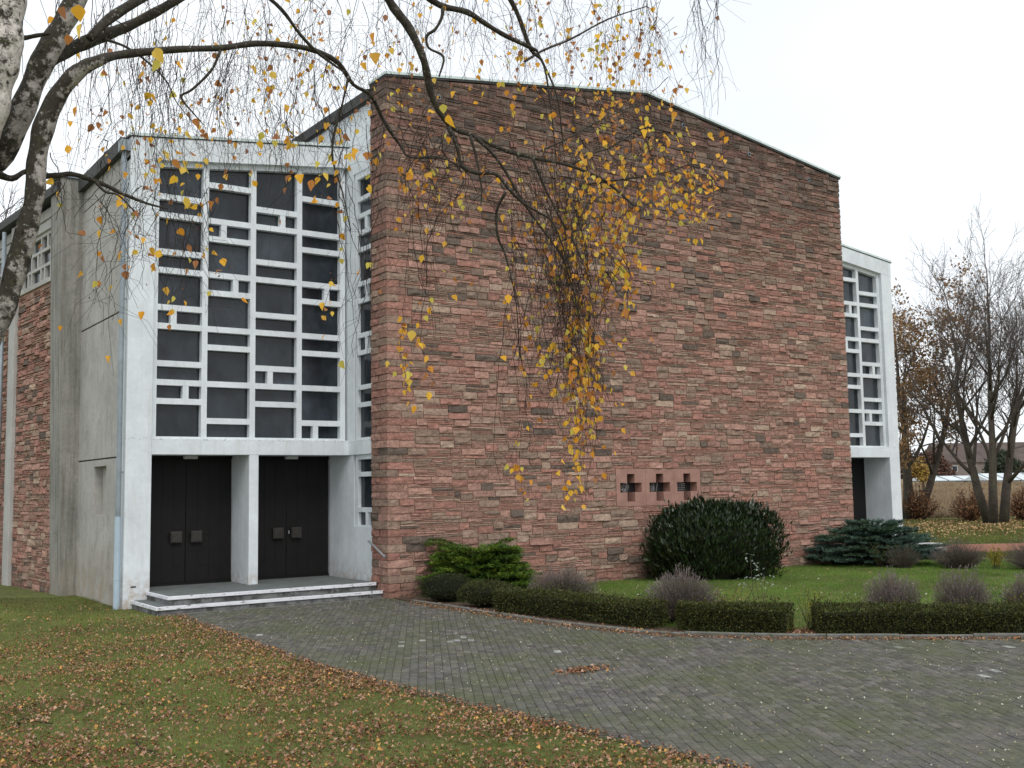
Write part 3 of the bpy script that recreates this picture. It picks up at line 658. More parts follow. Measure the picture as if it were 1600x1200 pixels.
# downpipes, handrail
q = np.array([-4.83, 1.93]); b = MB(); b.tube([(q[0], q[1], 1.7), (q[0], q[1], 8.75)], .052, 12); 
b.box(q[0] - .02, -PX, q[1] - .012, q[1] + .012, 2.6, 2.63); b.box(q[0] - .02, -PX, q[1] - .012, q[1] + .012, 6.0, 6.03)
b.tube([(q[0], q[1], 8.70), (q[0] - .01, q[1], 8.85), (q[0] + .02, q[1], 9.0)], .055, 12); b.box(q[0] - .10, q[0] + .12, q[1] - .12, q[1] + .12, 8.98, 9.20)
dp = b.build('downpipe', m_zinc, church)
b = MB(); b.tube([(q[0], q[1], -.02), (q[0], q[1], 1.76)], .062, 12); b.tube([(q[0], q[1], .55), (q[0], q[1], .58)], .067, 12); b.build('pipe_foot', m_pipe, dp)
b = MB(); p = onplane(521, 190, 0, -.03); b.tube([(-.10, p[1], 10.55), (-.09, p[1], 10.3), (-.02, p[1], 10.05), (-.02, p[1], 9.8)], .05, 10); b.build('roof_outlet', m_zinc, church)
b = MB(); p0 = onplane(576, 845, 0, -.11); p1 = onplane(602, 871, 0, -.11); b.tube([p0, p1], .024, 10); 
for t_ in (.2, .8):
    p = p0 + (p1 - p0) * t_; b.tube([p, (0.02, p[1], p[2] - .03)], .010, 6)
b.build('handrail', m_steel, church)

# ---------------------------------------------------------------- vegetation helpers
def inv(o, name): o.name = name; return o
HEXL = np.array([(0, 0), (.42, .22), (.5, .42), (.25, .75), (0, 1), (-.25, .75), (-.5, .42), (-.42, .22)])     # birch leaf outline
HEXS = np.array([(0, 0), (.5, .4), (0, 1), (-.5, .4)])                                                        # diamond
def leafmesh(name, P, D, Nn, L, Wd, col, mat, shape=HEXS, fold=.15, tip=.0):
    """one leaf per row: P base, D direction, Nn normal, L length, Wd width"""
    n = len(P); D = unit(D); S = unit(np.cross(D, Nn)); Nn = np.cross(S, D); k = len(shape)
    u, v = shape[:, 0], shape[:, 1]
    V = P[:, None] + D[:, None] * (v[None, :, None] * L[:, None, None]) + S[:, None] * (u[None, :, None] * Wd[:, None, None]) + Nn[:, None] * ((np.abs(u)[None] * Wd[:, None] * fold * 2 - (v ** 2)[None] * L[:, None] * tip)[:, :, None])
    c = np.repeat(col, k, 0)
    if k == 4: F = (np.array([(0, 1, 2, 3)])[None] + (np.arange(n) * k)[:, None, None]).reshape(-1, 4)
    else: F = (np.array([(0, 1, 2, 3), (0, 3, 4, 5), (0, 5, 6, 7)])[None] + (np.arange(n) * k)[:, None, None]).reshape(-1, 4)
    return rawmesh(name, V.reshape(-1, 3), F, mat, c)
def rdir(n): return unit(rng.normal(size=(n, 3)))
def pick(pal, n, var=.2):
    pal = np.array(pal); return pal[rng.integers(0, len(pal), n)] * rng.uniform(1 - var, 1 + var, n)[:, None]
def strands(name, P0, P1, r0, r1, col, mat, parent, k=4, bend=.1, sides=3):
    """many thin curved stems in one mesh"""
    n = len(P0); t = np.linspace(0, 1, k); B = rng.normal(0, bend, (n, 3)) * np.linalg.norm(P1 - P0, axis=1)[:, None]
    X = P0[:, None] + (P1 - P0)[:, None] * t[None, :, None] + B[:, None] * (t * (1 - t) * 4 * .5)[None, :, None]
    return ribbon(name, X, r0 + (r1 - r0) * t, col, mat, parent, sides)
def ribbon(name, X, rad, col, mat, parent, sides=3):
    n, k, _ = X.shape; T = np.gradient(X, axis=1); T = unit(T); a = np.where(np.abs(T[:, :, 2:3]) < .8, np.array([0, 0, 1.0]), np.array([1.0, 0, 0]))
    N1 = unit(np.cross(T, a)); B1 = np.cross(T, N1); an = np.arange(sides) * 2 * np.pi / sides
    rad = np.broadcast_to(rad, (n, k))
    V = X[:, :, None] + rad[:, :, None, None] * (np.cos(an)[None, None, :, None] * N1[:, :, None] + np.sin(an)[None, None, :, None] * B1[:, :, None])
    f = np.array([(i * sides + j, i * sides + (j + 1) % sides, (i + 1) * sides + (j + 1) % sides, (i + 1) * sides + j) for i in range(k - 1) for j in range(sides)])
    F = (f[None] + (np.arange(n) * k * sides)[:, None, None]).reshape(-1, 4)
    return link(name, rawmesh(name, V.reshape(-1, 3), F, mat, np.repeat(col, k * sides, 0)), parent)
def place(o, root): return o

def lump(p, f=3.0, seed=0):               # cheap smooth noise for uneven outlines
    p = np.asarray(p); a = np.array([1.3, 2.1, 1.7]); s = 0
    for i in range(4): s = s + np.sin(p @ (a * (i + 1) * .6 * np.array([1, -1 if i % 2 else 1, 1]) * f / 3) + seed * 1.7 + i * 2.3) / (i + 1)
    return s / 2.0
def hedge(A, B, h, d, label, n, end_round=.1, pal=None, sprout=0, group=None, seed=0):
    A = np.array([*A, 0.]); B = np.array([*B, 0.]); u = unit(B - A); L = np.linalg.norm(B - A); nn = np.array([-u[1], u[0], 0.])
    root = empty('boxwood_hedge', tuple((A + B) / 2), label, 'hedge', group)
    s = rng.uniform(0, L, n); face = rng.choice(4, n, p=(.42, .36, .12, .10)); v = rng.uniform(0, d, n); zz = h * rng.uniform(.02, 1, n) ** .85
    ins = np.abs(rng.normal(0, .03, n)) - .012
    v = np.where(face == 0, ins, np.where(face == 2, d - ins, v)); zz = np.where(face == 1, h - ins, zz); s = np.where(face == 3, np.where(rng.random(n) < .5, ins, L - ins), s)
    P = A + u * s[:, None] + nn * v[:, None]; P[:, 2] = zz
    e = .10; vv = (P - A) @ nn; q1 = (vv < e) & (P[:, 2] > h - e); q2 = (vv > d - e) & (P[:, 2] > h - e)
    for q_, vc in ((q1, e), (q2, d - e)):
        w2 = np.c_[vv - vc, P[:, 2] - (h - e)]; w2 = unit(w2) * (e - ins[:, None]); P[q_] += nn * ((vc + w2[q_, 0]) - vv[q_])[:, None]; P[q_, 2] = h - e + w2[q_, 1]
    sh = vnoise(s, v, 7, seed, 2); P[:, 2] += (rng.random(n) < .22) * (P[:, 2] > h - .06) * rng.uniform(.0, .15, n) * np.clip((sh - .42) * 4, 0, 1)
    P -= nn * ((rng.random(n) < .12) * (face == 0) * rng.uniform(0, .07, n))[:, None]
    bump_ = lump(P * 2.2, 3, seed); P += nn * ((.09 * (vnoise(s, P[:, 2] * 2, 2.6, seed + 3, 2) - .5)) * (face == 0))[:, None]; P[:, 2] *= (1 + .24 * (vnoise(s, v, 1.5, seed + 7, 2) - .5))
    P[:, 2] = np.where(P[:, 2] < .03, .03, P[:, 2])
    N0 = np.where((face == 0)[:, None], -nn, np.where((face == 1)[:, None], np.array([0, 0, 1.]), np.where((face == 2)[:, None], nn, u)))
    D = unit(N0 * .7 + rdir(n) * .8 + np.array([0, 0, .5])); col = pick(pal or [(.05, .062, .014), (.066, .072, .017), (.034, .045, .012), (.11, .105, .026)], n, .3)
    me = leafmesh('leaves', P, D, rdir(n), rng.uniform(.022, .045, n), rng.uniform(.014, .024, n), col, m_bush); o = link('leaves', me, root); o['kind'] = 'stuff'
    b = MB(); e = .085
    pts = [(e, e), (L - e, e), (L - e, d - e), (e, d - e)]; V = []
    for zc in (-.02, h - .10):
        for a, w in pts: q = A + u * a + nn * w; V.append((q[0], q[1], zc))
    b.add(V, [(0, 3, 2, 1), (4, 5, 6, 7), (0, 1, 5, 4), (1, 2, 6, 5), (2, 3, 7, 6), (3, 0, 4, 7)], (.018, .016, .009)); b.build('shade_core', m_twig, root)  # solid dark block under the leaves; inner shade is put into its colour
    for o in root.children: o.location = -root.location if o.name.startswith('leaves') else o.location
    return root
def fixloc(root):
    for o in root.children:
        if o.type == 'MESH' and o.get('_w') is None: pass
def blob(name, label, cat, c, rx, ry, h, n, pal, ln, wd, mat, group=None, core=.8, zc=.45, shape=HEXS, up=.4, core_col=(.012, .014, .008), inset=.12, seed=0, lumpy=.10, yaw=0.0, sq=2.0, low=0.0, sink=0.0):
    """dense leafy shrub: leaves through the outer shell of an uneven dome over a solid dark core with inner shade in its colour"""
    c = np.array([c[0], c[1], 0.]); root = empty(name, tuple(c), label, cat, group)
    d = rdir(n); d[:, 2] = np.where(d[:, 2] < -.55, -d[:, 2], d[:, 2]); dh = np.hypot(d[:, 0], d[:, 1]); r_ = (1 - np.abs(rng.normal(0, inset, n))) / (dh ** sq + np.abs(d[:, 2]) ** sq) ** (1 / sq)
    r_ *= 1 + lumpy * lump(d * 4, 3, seed)
    r_ *= 1 + (rng.random(n) < .07) * rng.uniform(.03, .15, n); S = np.array([rx, ry, h * (1 - zc)]); Q = d * r_[:, None]; S2 = np.where(Q[:, 2:3] < 0, np.array([rx, ry, h * zc]), S); Q = Q * S2; Q[:, :2] *= (1 - low * np.clip(-Q[:, 2:3] / (h * zc), 0, 1) ** 1.5)
    cy, sy = math.cos(yaw), math.sin(yaw); Q = np.c_[Q[:, 0] * cy - Q[:, 1] * sy, Q[:, 0] * sy + Q[:, 1] * cy, Q[:, 2]]; dd = np.c_[d[:, 0] * cy - d[:, 1] * sy, d[:, 0] * sy + d[:, 1] * cy, d[:, 2]]
    P = c + Q + np.array([0, 0, h * zc - sink]); kp = P[:, 2] > .01; P = P[kp]; dd = dd[kp]; n = len(P)
    D = unit(dd * .7 + rdir(n) * .55 + np.array([0, 0, up])); col = pick(pal, n, .3)
    o = link('leaves', leafmesh('leaves', P, D, unit(dd + rdir(n) * .6), rng.uniform(ln * .7, ln * 1.25, n), rng.uniform(wd * .7, wd * 1.2, n), col, mat, shape, tip=.15), root, (0, 0, 0)); o['kind'] = 'stuff'
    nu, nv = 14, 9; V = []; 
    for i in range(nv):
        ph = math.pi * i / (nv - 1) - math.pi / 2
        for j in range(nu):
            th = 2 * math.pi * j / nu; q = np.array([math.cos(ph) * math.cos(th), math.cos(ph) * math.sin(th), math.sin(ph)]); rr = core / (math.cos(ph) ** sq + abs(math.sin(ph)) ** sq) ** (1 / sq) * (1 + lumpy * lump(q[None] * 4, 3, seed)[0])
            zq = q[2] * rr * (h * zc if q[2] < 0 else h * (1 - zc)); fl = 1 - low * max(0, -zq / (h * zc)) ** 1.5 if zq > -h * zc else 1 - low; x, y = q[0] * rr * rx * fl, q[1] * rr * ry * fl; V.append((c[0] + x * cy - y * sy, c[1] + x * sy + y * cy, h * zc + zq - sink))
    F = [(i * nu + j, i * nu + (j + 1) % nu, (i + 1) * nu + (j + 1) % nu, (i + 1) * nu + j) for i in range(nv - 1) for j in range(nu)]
    b = MB(); b.add(V, F, core_col); b.build('shade_core', m_twig, root)  # closed dark shell, coloured as the shade within the bush
    return root
def juniper(label, c, rx, ry, h, nb, pal, seed, yaw=0, prof=((.22, 1.0), (.48, .92), (.74, .8), (1.0, .66)), horns=()):
    """tiers of flat feathery sprays: every spray is a fan of short needle shoots pointing outwards"""
    rs = np.random.default_rng(seed); c = np.array([c[0], c[1], 0.]); root = empty('juniper_shrub', tuple(c), label, 'juniper shrub')
    pal = np.array(pal); cy, sy = math.cos(yaw), math.sin(yaw); BX = []; SP_ = []; SD = []; SC = []
    arms = []
    for zf, rf in prof:
        m = int(nb * (.5 + rf))
        for i in range(m):
            az = 2 * math.pi * (i + rs.uniform(0, 1)) / m; k = rf * rs.uniform(.8, 1.12); arms.append((math.cos(az) * rx * k, math.sin(az) * ry * k, h * (zf + rs.uniform(-.09, .09))))
    arms += list(horns)
    for e in arms:
        e = np.array([e[0] * cy - e[1] * sy, e[0] * sy + e[1] * cy, e[2]]); t = np.linspace(0, 1, 6)[:, None]
        X = e * t; X[:, :2] = e[:2] * t ** 1.7; X[:, 2] = e[2] * (1 - (1 - t[:, 0]) ** 2.6) + .02; X += c; BX.append(X)
        out = unit(X[-1] - X[-3]); L = np.linalg.norm(e[:2]); m = int(14 + 30 * L); cc = pal[rs.integers(0, len(pal))]
        for q in range(m):
            tt = 1 - .62 * rs.random() ** 1.2; p = np.array([np.interp(tt, t[:, 0], X[:, a]) for a in range(3)]); sd_ = np.array([-out[1], out[0], 0.])
            fd = unit(out + sd_ * rs.normal(0, .7) + np.array([0, 0, rs.uniform(-.05, .35)])); SP_.append(p); SD.append(fd); SC.append(cc * rs.uniform(.7, 1.2) * (.55 + .55 * tt))
    BX = np.array(BX); ribbon('branches', BX, np.linspace(.013, .004, 6), np.tile((.06, .045, .035), (len(BX), 1)), m_twig, root, 3)
    SP_ = np.array(SP_); SD = np.array(SD); SC = np.array(SC); k = 12; n = len(SP_) * k; fl = rs.uniform(.07, .17, len(SP_))
    i = np.repeat(np.arange(len(SP_)), k); u = rs.uniform(0, 1, n); P = SP_[i] + SD[i] * (fl[i] * u)[:, None] + rs.normal(0, .010, (n, 3)); D = unit(SD[i] + rs.normal(0, .38, (n, 3)) + np.array([0, 0, .05])); P[:, 2] = np.maximum(P[:, 2], .02)
    N_ = unit(rs.normal(0, .5, (n, 3)) + np.array([0, 0, 1.])); C2 = SC[i] * (.75 + .5 * u)[:, None]
    o = link('needles', leafmesh('needles', P, D, N_, rs.uniform(.03, .06, n), rs.uniform(.012, .02, n), C2, m_bush), root); o['kind'] = 'stuff'
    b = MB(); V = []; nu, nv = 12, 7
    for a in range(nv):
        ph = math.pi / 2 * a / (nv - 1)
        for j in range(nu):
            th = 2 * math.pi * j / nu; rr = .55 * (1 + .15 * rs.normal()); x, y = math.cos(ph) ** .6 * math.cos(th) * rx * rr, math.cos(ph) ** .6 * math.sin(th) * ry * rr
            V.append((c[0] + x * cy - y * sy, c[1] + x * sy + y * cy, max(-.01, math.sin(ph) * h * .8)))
    b.add(V, [(a * nu + j, a * nu + (j + 1) % nu, (a + 1) * nu + (j + 1) % nu, (a + 1) * nu + j) for a in range(nv - 1) for j in range(nu)], (.014, .016, .010)); b.build('shade_core', m_twig, root)  # solid dark dome; shade between the tiers is put into its colour
    return root
def lavender(label, c, r_, h, n, pal, group, seed, ry=None):
    ry = ry or r_; c = np.array([c[0], c[1], 0.]); root = empty('lavender_bush', tuple(c), label, 'lavender', group)
    az = rng.uniform(0, 2 * np.pi, n); el = np.arccos(rng.uniform(.12, 1, n)); k = rng.uniform(.6, 1.05, n) * (1 + .22 * lump(np.c_[np.cos(az), np.sin(az), el] * 1.6, 3, seed))
    T = c + np.c_[np.cos(az) * np.sin(el) * r_ * k, np.sin(az) * np.sin(el) * ry * k, np.cos(el) ** .7 * h * k + .03]; P0 = c + np.c_[np.cos(az) * r_ * .25 * np.sin(el), np.sin(az) * ry * .25 * np.sin(el), np.full(n, .02)]
    strands('stems', P0, T, .0028, .0016, pick([(.17, .14, .11), (.22, .18, .15), (.14, .125, .105)], n, .25), m_dry, root, 5, .10)['kind'] = 'stuff'
    m = n * 2; i = rng.integers(0, n, m); D = unit(T[i] - P0[i] + rng.normal(0, .04, (m, 3))); P = T[i] - D * rng.uniform(0, .07, m)[:, None]
    link('flower_spikes', leafmesh('flower_spikes', P, D, rdir(m), rng.uniform(.025, .05, m), rng.uniform(.006, .011, m), pick(pal, m, .3), m_dry), root)['kind'] = 'stuff'
    m = n * 5; i = rng.integers(0, n, m); t = (rng.uniform(.10, .75, m) ** 1.3)[:, None]; P = P0[i] + (T[i] - P0[i]) * t + rng.normal(0, .018, (m, 3)); P[:, 2] = np.maximum(P[:, 2], .02)
    link('leaves', leafmesh('leaves', P, unit(T[i] - P0[i] + rdir(m) * .5), rdir(m), rng.uniform(.03, .055, m), rng.uniform(.004, .008, m), pick([(.07, .065, .05), (.085, .075, .055), (.05, .048, .04), (.10, .07, .05)], m, .3), m_dry), root)['kind'] = 'stuff'
    b = MB(); V = []; nu, nv = 10, 5
    for a in range(nv):
        ph = math.pi / 2 * a / (nv - 1)
        for j in range(nu): th = 2 * math.pi * j / nu; V.append((c[0] + math.cos(ph) * math.cos(th) * r_ * .42, c[1] + math.cos(ph) * math.sin(th) * ry * .42, max(-.01, math.sin(ph) * h * .36)))
    b.add(V, [(a * nu + j, a * nu + (j + 1) % nu, (a + 1) * nu + (j + 1) % nu, (a + 1) * nu + j) for a in range(nv - 1) for j in range(nu)], (.03, .026, .02)); b.build('shade_core', m_twig, root)  # small solid mound; its dark colour carries the shade among the stems
    return root

# ---------------------------------------------------------------- planting along the wall and path
laurel = blob('laurel_bush', 'large rounded dark green laurel bush against the red stone wall', 'bush', (8.10, -1.15), 1.72, 1.05, 2.16, 11500,
              [(.015, .032, .010), (.021, .040, .012), (.010, .022, .008), (.028, .042, .013)], .14, .045, m_laurel, core=.82, zc=.5, seed=3, lumpy=.18, inset=.13, yaw=-.25, sq=2.3, up=.9, low=.0, sink=.45)
juniper('bright green juniper with tiered branches at the left end of the stone wall', (1.72, -.72), 1.06, .60, .90, 46, [(.12, .20, .025), (.09, .155, .022), (.06, .11, .02), (.18, .26, .035)], 11, -.6,
        prof=((.22, 1.08), (.42, 1.04), (.62, .92), (.82, .84), (1.0, .78)), horns=((-1.02, .0, 1.12), (-.92, -.1, 1.06), (-1.05, .05, 1.02), (.7, .05, 1.10), (.62, .0, 1.05)))
juniper('spreading blue green juniper below the narrow white doorway', (13.9, -1.2), 1.68, .95, 1.0, 60, [(.085, .145, .11), (.07, .12, .095), (.105, .17, .125), (.075, .13, .07)], 12, -.8,
        prof=((.2, 1.1), (.42, 1.0), (.66, .82), (.88, .6), (1.05, .4)))
boxp = [(.05, .062, .014), (.065, .072, .02), (.035, .045, .012), (.095, .088, .022)]
blob('boxwood_ball', 'small dark boxwood ball at the corner of the stone wall', 'shrub', (.60, -1.3), .50, .44, .52, 4600, [(.025, .035, .012), (.035, .045, .015), (.045, .05, .018)], .028, .017, m_bush, 'boxwood balls by the path', .84, .45, inset=.08, seed=5, yaw=-.5, sq=2.6)
blob('boxwood_ball', 'small yellowish green boxwood ball beside the end of the long hedge', 'shrub', (.62, -2.66), .52, .42, .48, 4600, boxp, .028, .017, m_bush, 'boxwood balls by the path', .84, .45, inset=.08, seed=6, yaw=-.6, sq=2.6)
HG = 'low clipped hedges along the path'
hedge((.27, -3.42), (.80, -7.0), .40, .42, 'low clipped boxwood hedge left of the tallest lavender', 15000, group=HG, seed=1)
hedge((.98, -7.35), (1.86, -8.78), .40, .42, 'short clipped boxwood hedge ending at the leafy gap', 10500, group=HG, seed=2)
hedge((2.1, -9.12), (6.6, -12.8), .39, .5, 'long clipped boxwood hedge right of the leafy gap', 27000, group=HG, seed=3)
LV = [(.30, .25, .25), (.36, .31, .32), (.24, .20, .20), (.30, .22, .20)]
LG = 'faded lavender bushes in the lawn bed'
lavender('low faded lavender bush beside the bright green juniper', (2.2, -2.9), .80, .62, 2200, LV, LG, 1, .6)
lavender('tallest grey lavender bush between the two shorter hedges', (1.85, -6.55), .72, .80, 2600, LV, LG, 2)
lavender('round faded lavender bush behind the long hedge, left of its twin', (3.75, -9.2), .46, .80, 2000, LV, LG, 3)
lavender('round faded lavender bush behind the long hedge, right of its twin', (4.55, -9.85), .46, .80, 2000, LV, LG, 4)
lavender('faded lavender bush behind the long hedge next to bare soil', (5.9, -10.2), .6, .72, 2000, LV, LG, 5)
lavender('dark lavender bush left of the yellow shrub on the far lawn edge', (14.35, -3.4), .75, .72, 1200, [(.17, .14, .14), (.21, .17, .17), (.14, .12, .11)], LG, 6)
lavender('dark lavender bush right of the yellow shrub on the far lawn edge', (15.2, -4.9), .75, .72, 1200, [(.17, .14, .14), (.21, .17, .17), (.14, .12, .11)], LG, 7)
lavender('small lavender bush beside the blue green juniper', (13.6, -2.3), .5, .55, 700, [(.12, .13, .08), (.15, .14, .09), (.10, .10, .07)], LG, 8)
GOLD = [(.42, .33, .045), (.33, .29, .05), (.50, .38, .05), (.24, .24, .05)]
def sparse(label, c, r_, h, n, pal, ln, group=None, nst=12):
    c = np.array([c[0], c[1], 0.]); root = empty('golden_shrub', tuple(c), label, 'shrub', group)
    T = c + np.c_[rng.uniform(-r_, r_, nst), rng.uniform(-r_, r_, nst), rng.uniform(.6, 1, nst) * h]; P0 = c + np.c_[rng.normal(0, .04, nst), rng.normal(0, .04, nst), np.zeros(nst)]
    strands('stems', P0, T, .006, .003, np.tile((.08, .06, .04), (nst, 1)), m_twig, root, 4, .08)
    i = rng.integers(0, nst, n); t = rng.uniform(.25, 1.02, n)[:, None]; P = P0[i] + (T[i] - P0[i]) * t + rng.normal(0, .03, (n, 3)); P[:, 2] = np.maximum(P[:, 2], .02)
    link('leaves', leafmesh('leaves', P, unit(rdir(n) + np.array([0, 0, .5])), rdir(n), rng.uniform(ln * .7, ln * 1.3, n), rng.uniform(ln * .4, ln * .6, n), pick(pal, n, .25), m_leaf), root)['kind'] = 'stuff'
    return root
GG = 'golden leaved shrubs in the beds'
sparse('bright yellow shrub between the dark lavenders on the far lawn edge', (14.75, -4.15), .28, .62, 420, GOLD, .05, GG)
sparse('orange yellow shrub behind the short hedge, left of the bare rose', (2.0, -7.45), .3, .62, 260, [(.45, .28, .04), (.36, .26, .05), (.30, .26, .05)], .03, GG)
sparse('yellowing shrub at the left end of the long hedge', (2.35, -8.8), .22, .68, 260, [(.36, .33, .05), (.28, .30, .06), (.42, .36, .05)], .03, GG)
sparse('low yellow shrub behind the long hedge beside a lavender', (5.3, -10.4), .26, .55, 200, GOLD, .03, GG)
sparse('pale yellow shrub right of the blue green juniper', (13.3, -1.85), .35, .6, 380, [(.14, .16, .05), (.18, .18, .06), (.11, .13, .04)], .04, GG)
# rose with a few pale leaves
c = np.array([*gp(1190, 965)[:2], 0]); rose = empty('rose_bush', tuple(c), 'thin bare rose with a few pale leaves in front of the lawn', 'rose bush')
tips = []
for px_, py_ in ((1172, 868), (1182, 880), (1165, 905), (1195, 898), (1205, 905), (1178, 900), (1200, 935), (1190, 940), (1183, 938)):
    q = at(px_, py_, float((c - CAM) @ FW) + random.uniform(-.15, .15)); tips.append(q)
tips = np.array(tips); strands('stems', np.tile(c, (9, 1)) + rng.normal(0, .05, (9, 3)) * np.array([1, 1, 0]), tips, .006, .003, np.tile((.10, .085, .06), (9, 1)), m_twig, rose, 5, .06)
P = []; 
for q in tips[:6]:
    for k in range(7): P.append(q + np.array([random.uniform(-.12, .12), random.uniform(-.12, .12), random.uniform(-.13, .03)]))
P = np.array(P); n = len(P); link('leaves', leafmesh('leaves', P, unit(rdir(n) + np.array([0, 0, .2])), unit(rdir(n) + np.array([0, 0, .6])), rng.uniform(.04, .065, n), rng.uniform(.025, .04, n), pick([(.38, .46, .40), (.45, .50, .45), (.30, .38, .30)], n, .15), m_leaf), rose)['kind'] = 'stuff'
b = MB(); q = onplane(1447, 852, 2, .25); b.box(q[0] - .5, q[0] + .5, q[1] - .22, q[1] + .22, -.02, .22); b.prism([(q[0] - .56, .22), (q[0] + .56, .22), (q[0] + .5, .31), (q[0] - .5, .31)], 1, q[1] - .26, q[1] + .26)
gs = b.build('garden_stone', m_conc_pale, None, bevel=.02); setp(gs, 'pale flat topped stone block beyond the blue green juniper', 'stone block')

# ---------------------------------------------------------------- lawns: grass and fallen leaves
def scatter_ok(x, y): return ~inpath(x, y, -.03)
def grass(name, x, y, hmin, hmax, pal, wd, label=None):
    n = len(x); P = np.c_[x, y, np.full(n, -.003)]; D = unit(np.c_[rng.normal(0, .45, n), rng.normal(0, .45, n), np.ones(n)]); L = rng.uniform(hmin, hmax, n) * (1 + 1.1 * np.clip((vnoise(x, y, 1.3, 33, 3) - .5) * 3, 0, 1))
    S = unit(np.cross(D, rdir(n))) * (wd * rng.uniform(.6, 1.3, n))[:, None]
    V = np.stack([P - S, P + S, P + D * L[:, None] + rng.normal(0, .008, (n, 3))], 1).reshape(-1, 3); F = np.arange(3 * n).reshape(-1, 3)
    col = pick(pal, n, .3); pn = np.clip((vnoise(x, y, .6, 21, 4) - .3) * 2.4, 0, 1)[:, None]; col = col * (.65 + .6 * pn)
    o = link(name, rawmesh(name, V, F, m_grass, np.repeat(col, 3, 0))); setp(o, kind='stuff')
n = 420000; dep = 5 + 18.5 * rng.random(n) ** .8; la = rng.uniform(-.52, .52, n) * dep
X = CAM[0] + FH[0] * dep + RH[0] * la; Y = CAM[1] + FH[1] * dep + RH[1] * la
lx = np.interp(-Y, -LEFT[:, 1], LEFT[:, 0])
left = (X < lx + .05 + .03 * np.sin(Y * 9) + .03 * np.sin(Y * 23)) & ~((X > -PX - .0) & (Y > DY - .05)) & ~((X > -4.63) & (Y > .15)) & ~((X > -5.3) & (Y > 5.6)) & (Y < 14)
grass('grass', X[left], Y[left], .02, .05, [(.14, .19, .037), (.175, .21, .047), (.12, .18, .037), (.21, .195, .06), (.26, .21, .09), (.155, .20, .04)], .003)
n = 300000; X = rng.uniform(.05, 24, n); Y = rng.uniform(-12, .0, n); X = np.where(rng.random(n) < .2, rng.uniform(14, 24, n), X)
ex = np.interp(-Y, -EDGEs[:, 1], EDGEs[:, 0]); dpt = (np.c_[X, Y] - CAM[:2]) @ FW[:2]; lt = (np.c_[X, Y] - CAM[:2]) @ RT[:2]
ok = (X > ex + .55) & (X < 17.5) & (np.abs(lt) < .53 * dpt) & ~((Y > -.03) & (X < W + .1))
grass('grass', X[ok], Y[ok], .025, .05, [(.078, .205, .025), (.10, .235, .03), (.13, .25, .04), (.19, .265, .05), (.14, .22, .04)], .004)
n = 120000; dep = 30 + 32 * rng.random(n); la = rng.uniform(.26, .52, n) * dep; X = CAM[0] + FH[0] * dep + RH[0] * la; Y = CAM[1] + FH[1] * dep + RH[1] * la
ok = (X > 18)
def inpoly(x, y, poly):
    r = np.zeros(len(x), bool)
    for (xa, ya), (xb, yb) in zip(poly, poly[1:] + poly[:1]): r ^= ((ya > y) != (yb > y)) & (x < (xb - xa) * (y - ya) / (yb - ya + 1e-9) + xa)
    return r
ok &= ~inpoly(X, Y, rp_)
grass('grass', X[ok], Y[ok], .03, .07, [(.13, .15, .035), (.11, .15, .03), (.16, .15, .05)], .008)
DEAD = [(.36, .17, .08), (.28, .125, .07), (.42, .24, .13), (.20, .10, .06), (.48, .31, .18), (.38, .22, .15), (.54, .30, .09), (.33, .15, .07), (.12, .065, .045), (.44, .29, .22), (.16, .08, .05), (.30, .16, .11)]
def litter(name, x, y, z, size, pal=DEAD, mat=m_dead):
    n = len(x); P = np.c_[x, y, z + rng.uniform(0, .012, n)]; D = unit(np.c_[rng.normal(size=n), rng.normal(size=n), rng.normal(0, .25, n)]); N_ = unit(np.c_[rng.normal(0, .6, n), rng.normal(0, .6, n), np.ones(n)])
    s = size * rng.uniform(.5, 1.35, n); o = link(name, leafmesh(name, P, D, N_, s, s * rng.uniform(.45, .85, n), pick(pal, n, .3), mat, HEXL, fold=.4, tip=.3)); setp(o, kind='stuff')
n = 260000; dep = 5 + 17 * rng.random(n) ** .8; la = rng.uniform(-.52, .52, n) * dep; X = CAM[0] + FH[0] * dep + RH[0] * la; Y = CAM[1] + FH[1] * dep + RH[1] * la
lx = np.interp(-Y, -LEFT[:, 1], LEFT[:, 0]); edge = np.exp(-((lx - X) / .45) ** 2)
cl = np.clip((vnoise(X, Y, 1.3, 5, 4) - .28) * 4.0, .3, 1.8)
pr_ = (.20 + .17 * np.clip((vnoise(X, Y, .25, 9, 2) - .35) * 3, 0, 1) + .15 * np.clip((-7.0 - X) / 3, 0, 1)) * np.clip((1.0 - Y) / 5, .12, 1) * cl + .30 * edge * (Y < 0)
ok = (X < lx + .12) & (rng.random(n) < pr_) & ~((X > -PX - .05) & (Y > DY - .1)) & ~((X > -4.65) & (Y > .1)) & (Y < 9)
litter('fallen_leaves', X[ok], Y[ok], np.full(ok.sum(), .026), .036)
n = 5200; s = rng.uniform(1, 22, n) ** 1.0; s = np.clip(s, 0, seg[-1] - .2); X = np.interp(s, seg, EDGEs[:, 0]) + np.abs(rng.normal(0, .10, n)) * rng.choice([-1.3, 1.2], n) - .02; Y = np.interp(s, seg, EDGEs[:, 1]) - np.abs(rng.normal(0, .06, n)); Z = np.where(X < np.interp(-Y, -EDGEs[:, 1], EDGEs[:, 0]) + .0, .02, .03)
litter('fallen_leaves', X, Y, Z, .035)
g0, g1 = gp(1222, 990), gp(1270, 992); n = 500; t = rng.uniform(-.1, 1.1, n); P = g0 + (g1 - g0) * t[:, None]; P[:, :2] += rng.normal(0, .16, (n, 2)) + np.array([.12, .1])
litter('fallen_leaves', P[:, 0], P[:, 1], np.full(n, .02), .04)
n = 260; P = gp(912, 1050); litter('fallen_leaves', P[0] + rng.normal(0, .22, n) * .9, P[1] + rng.normal(0, .10, n), np.full(n, .024), .04)
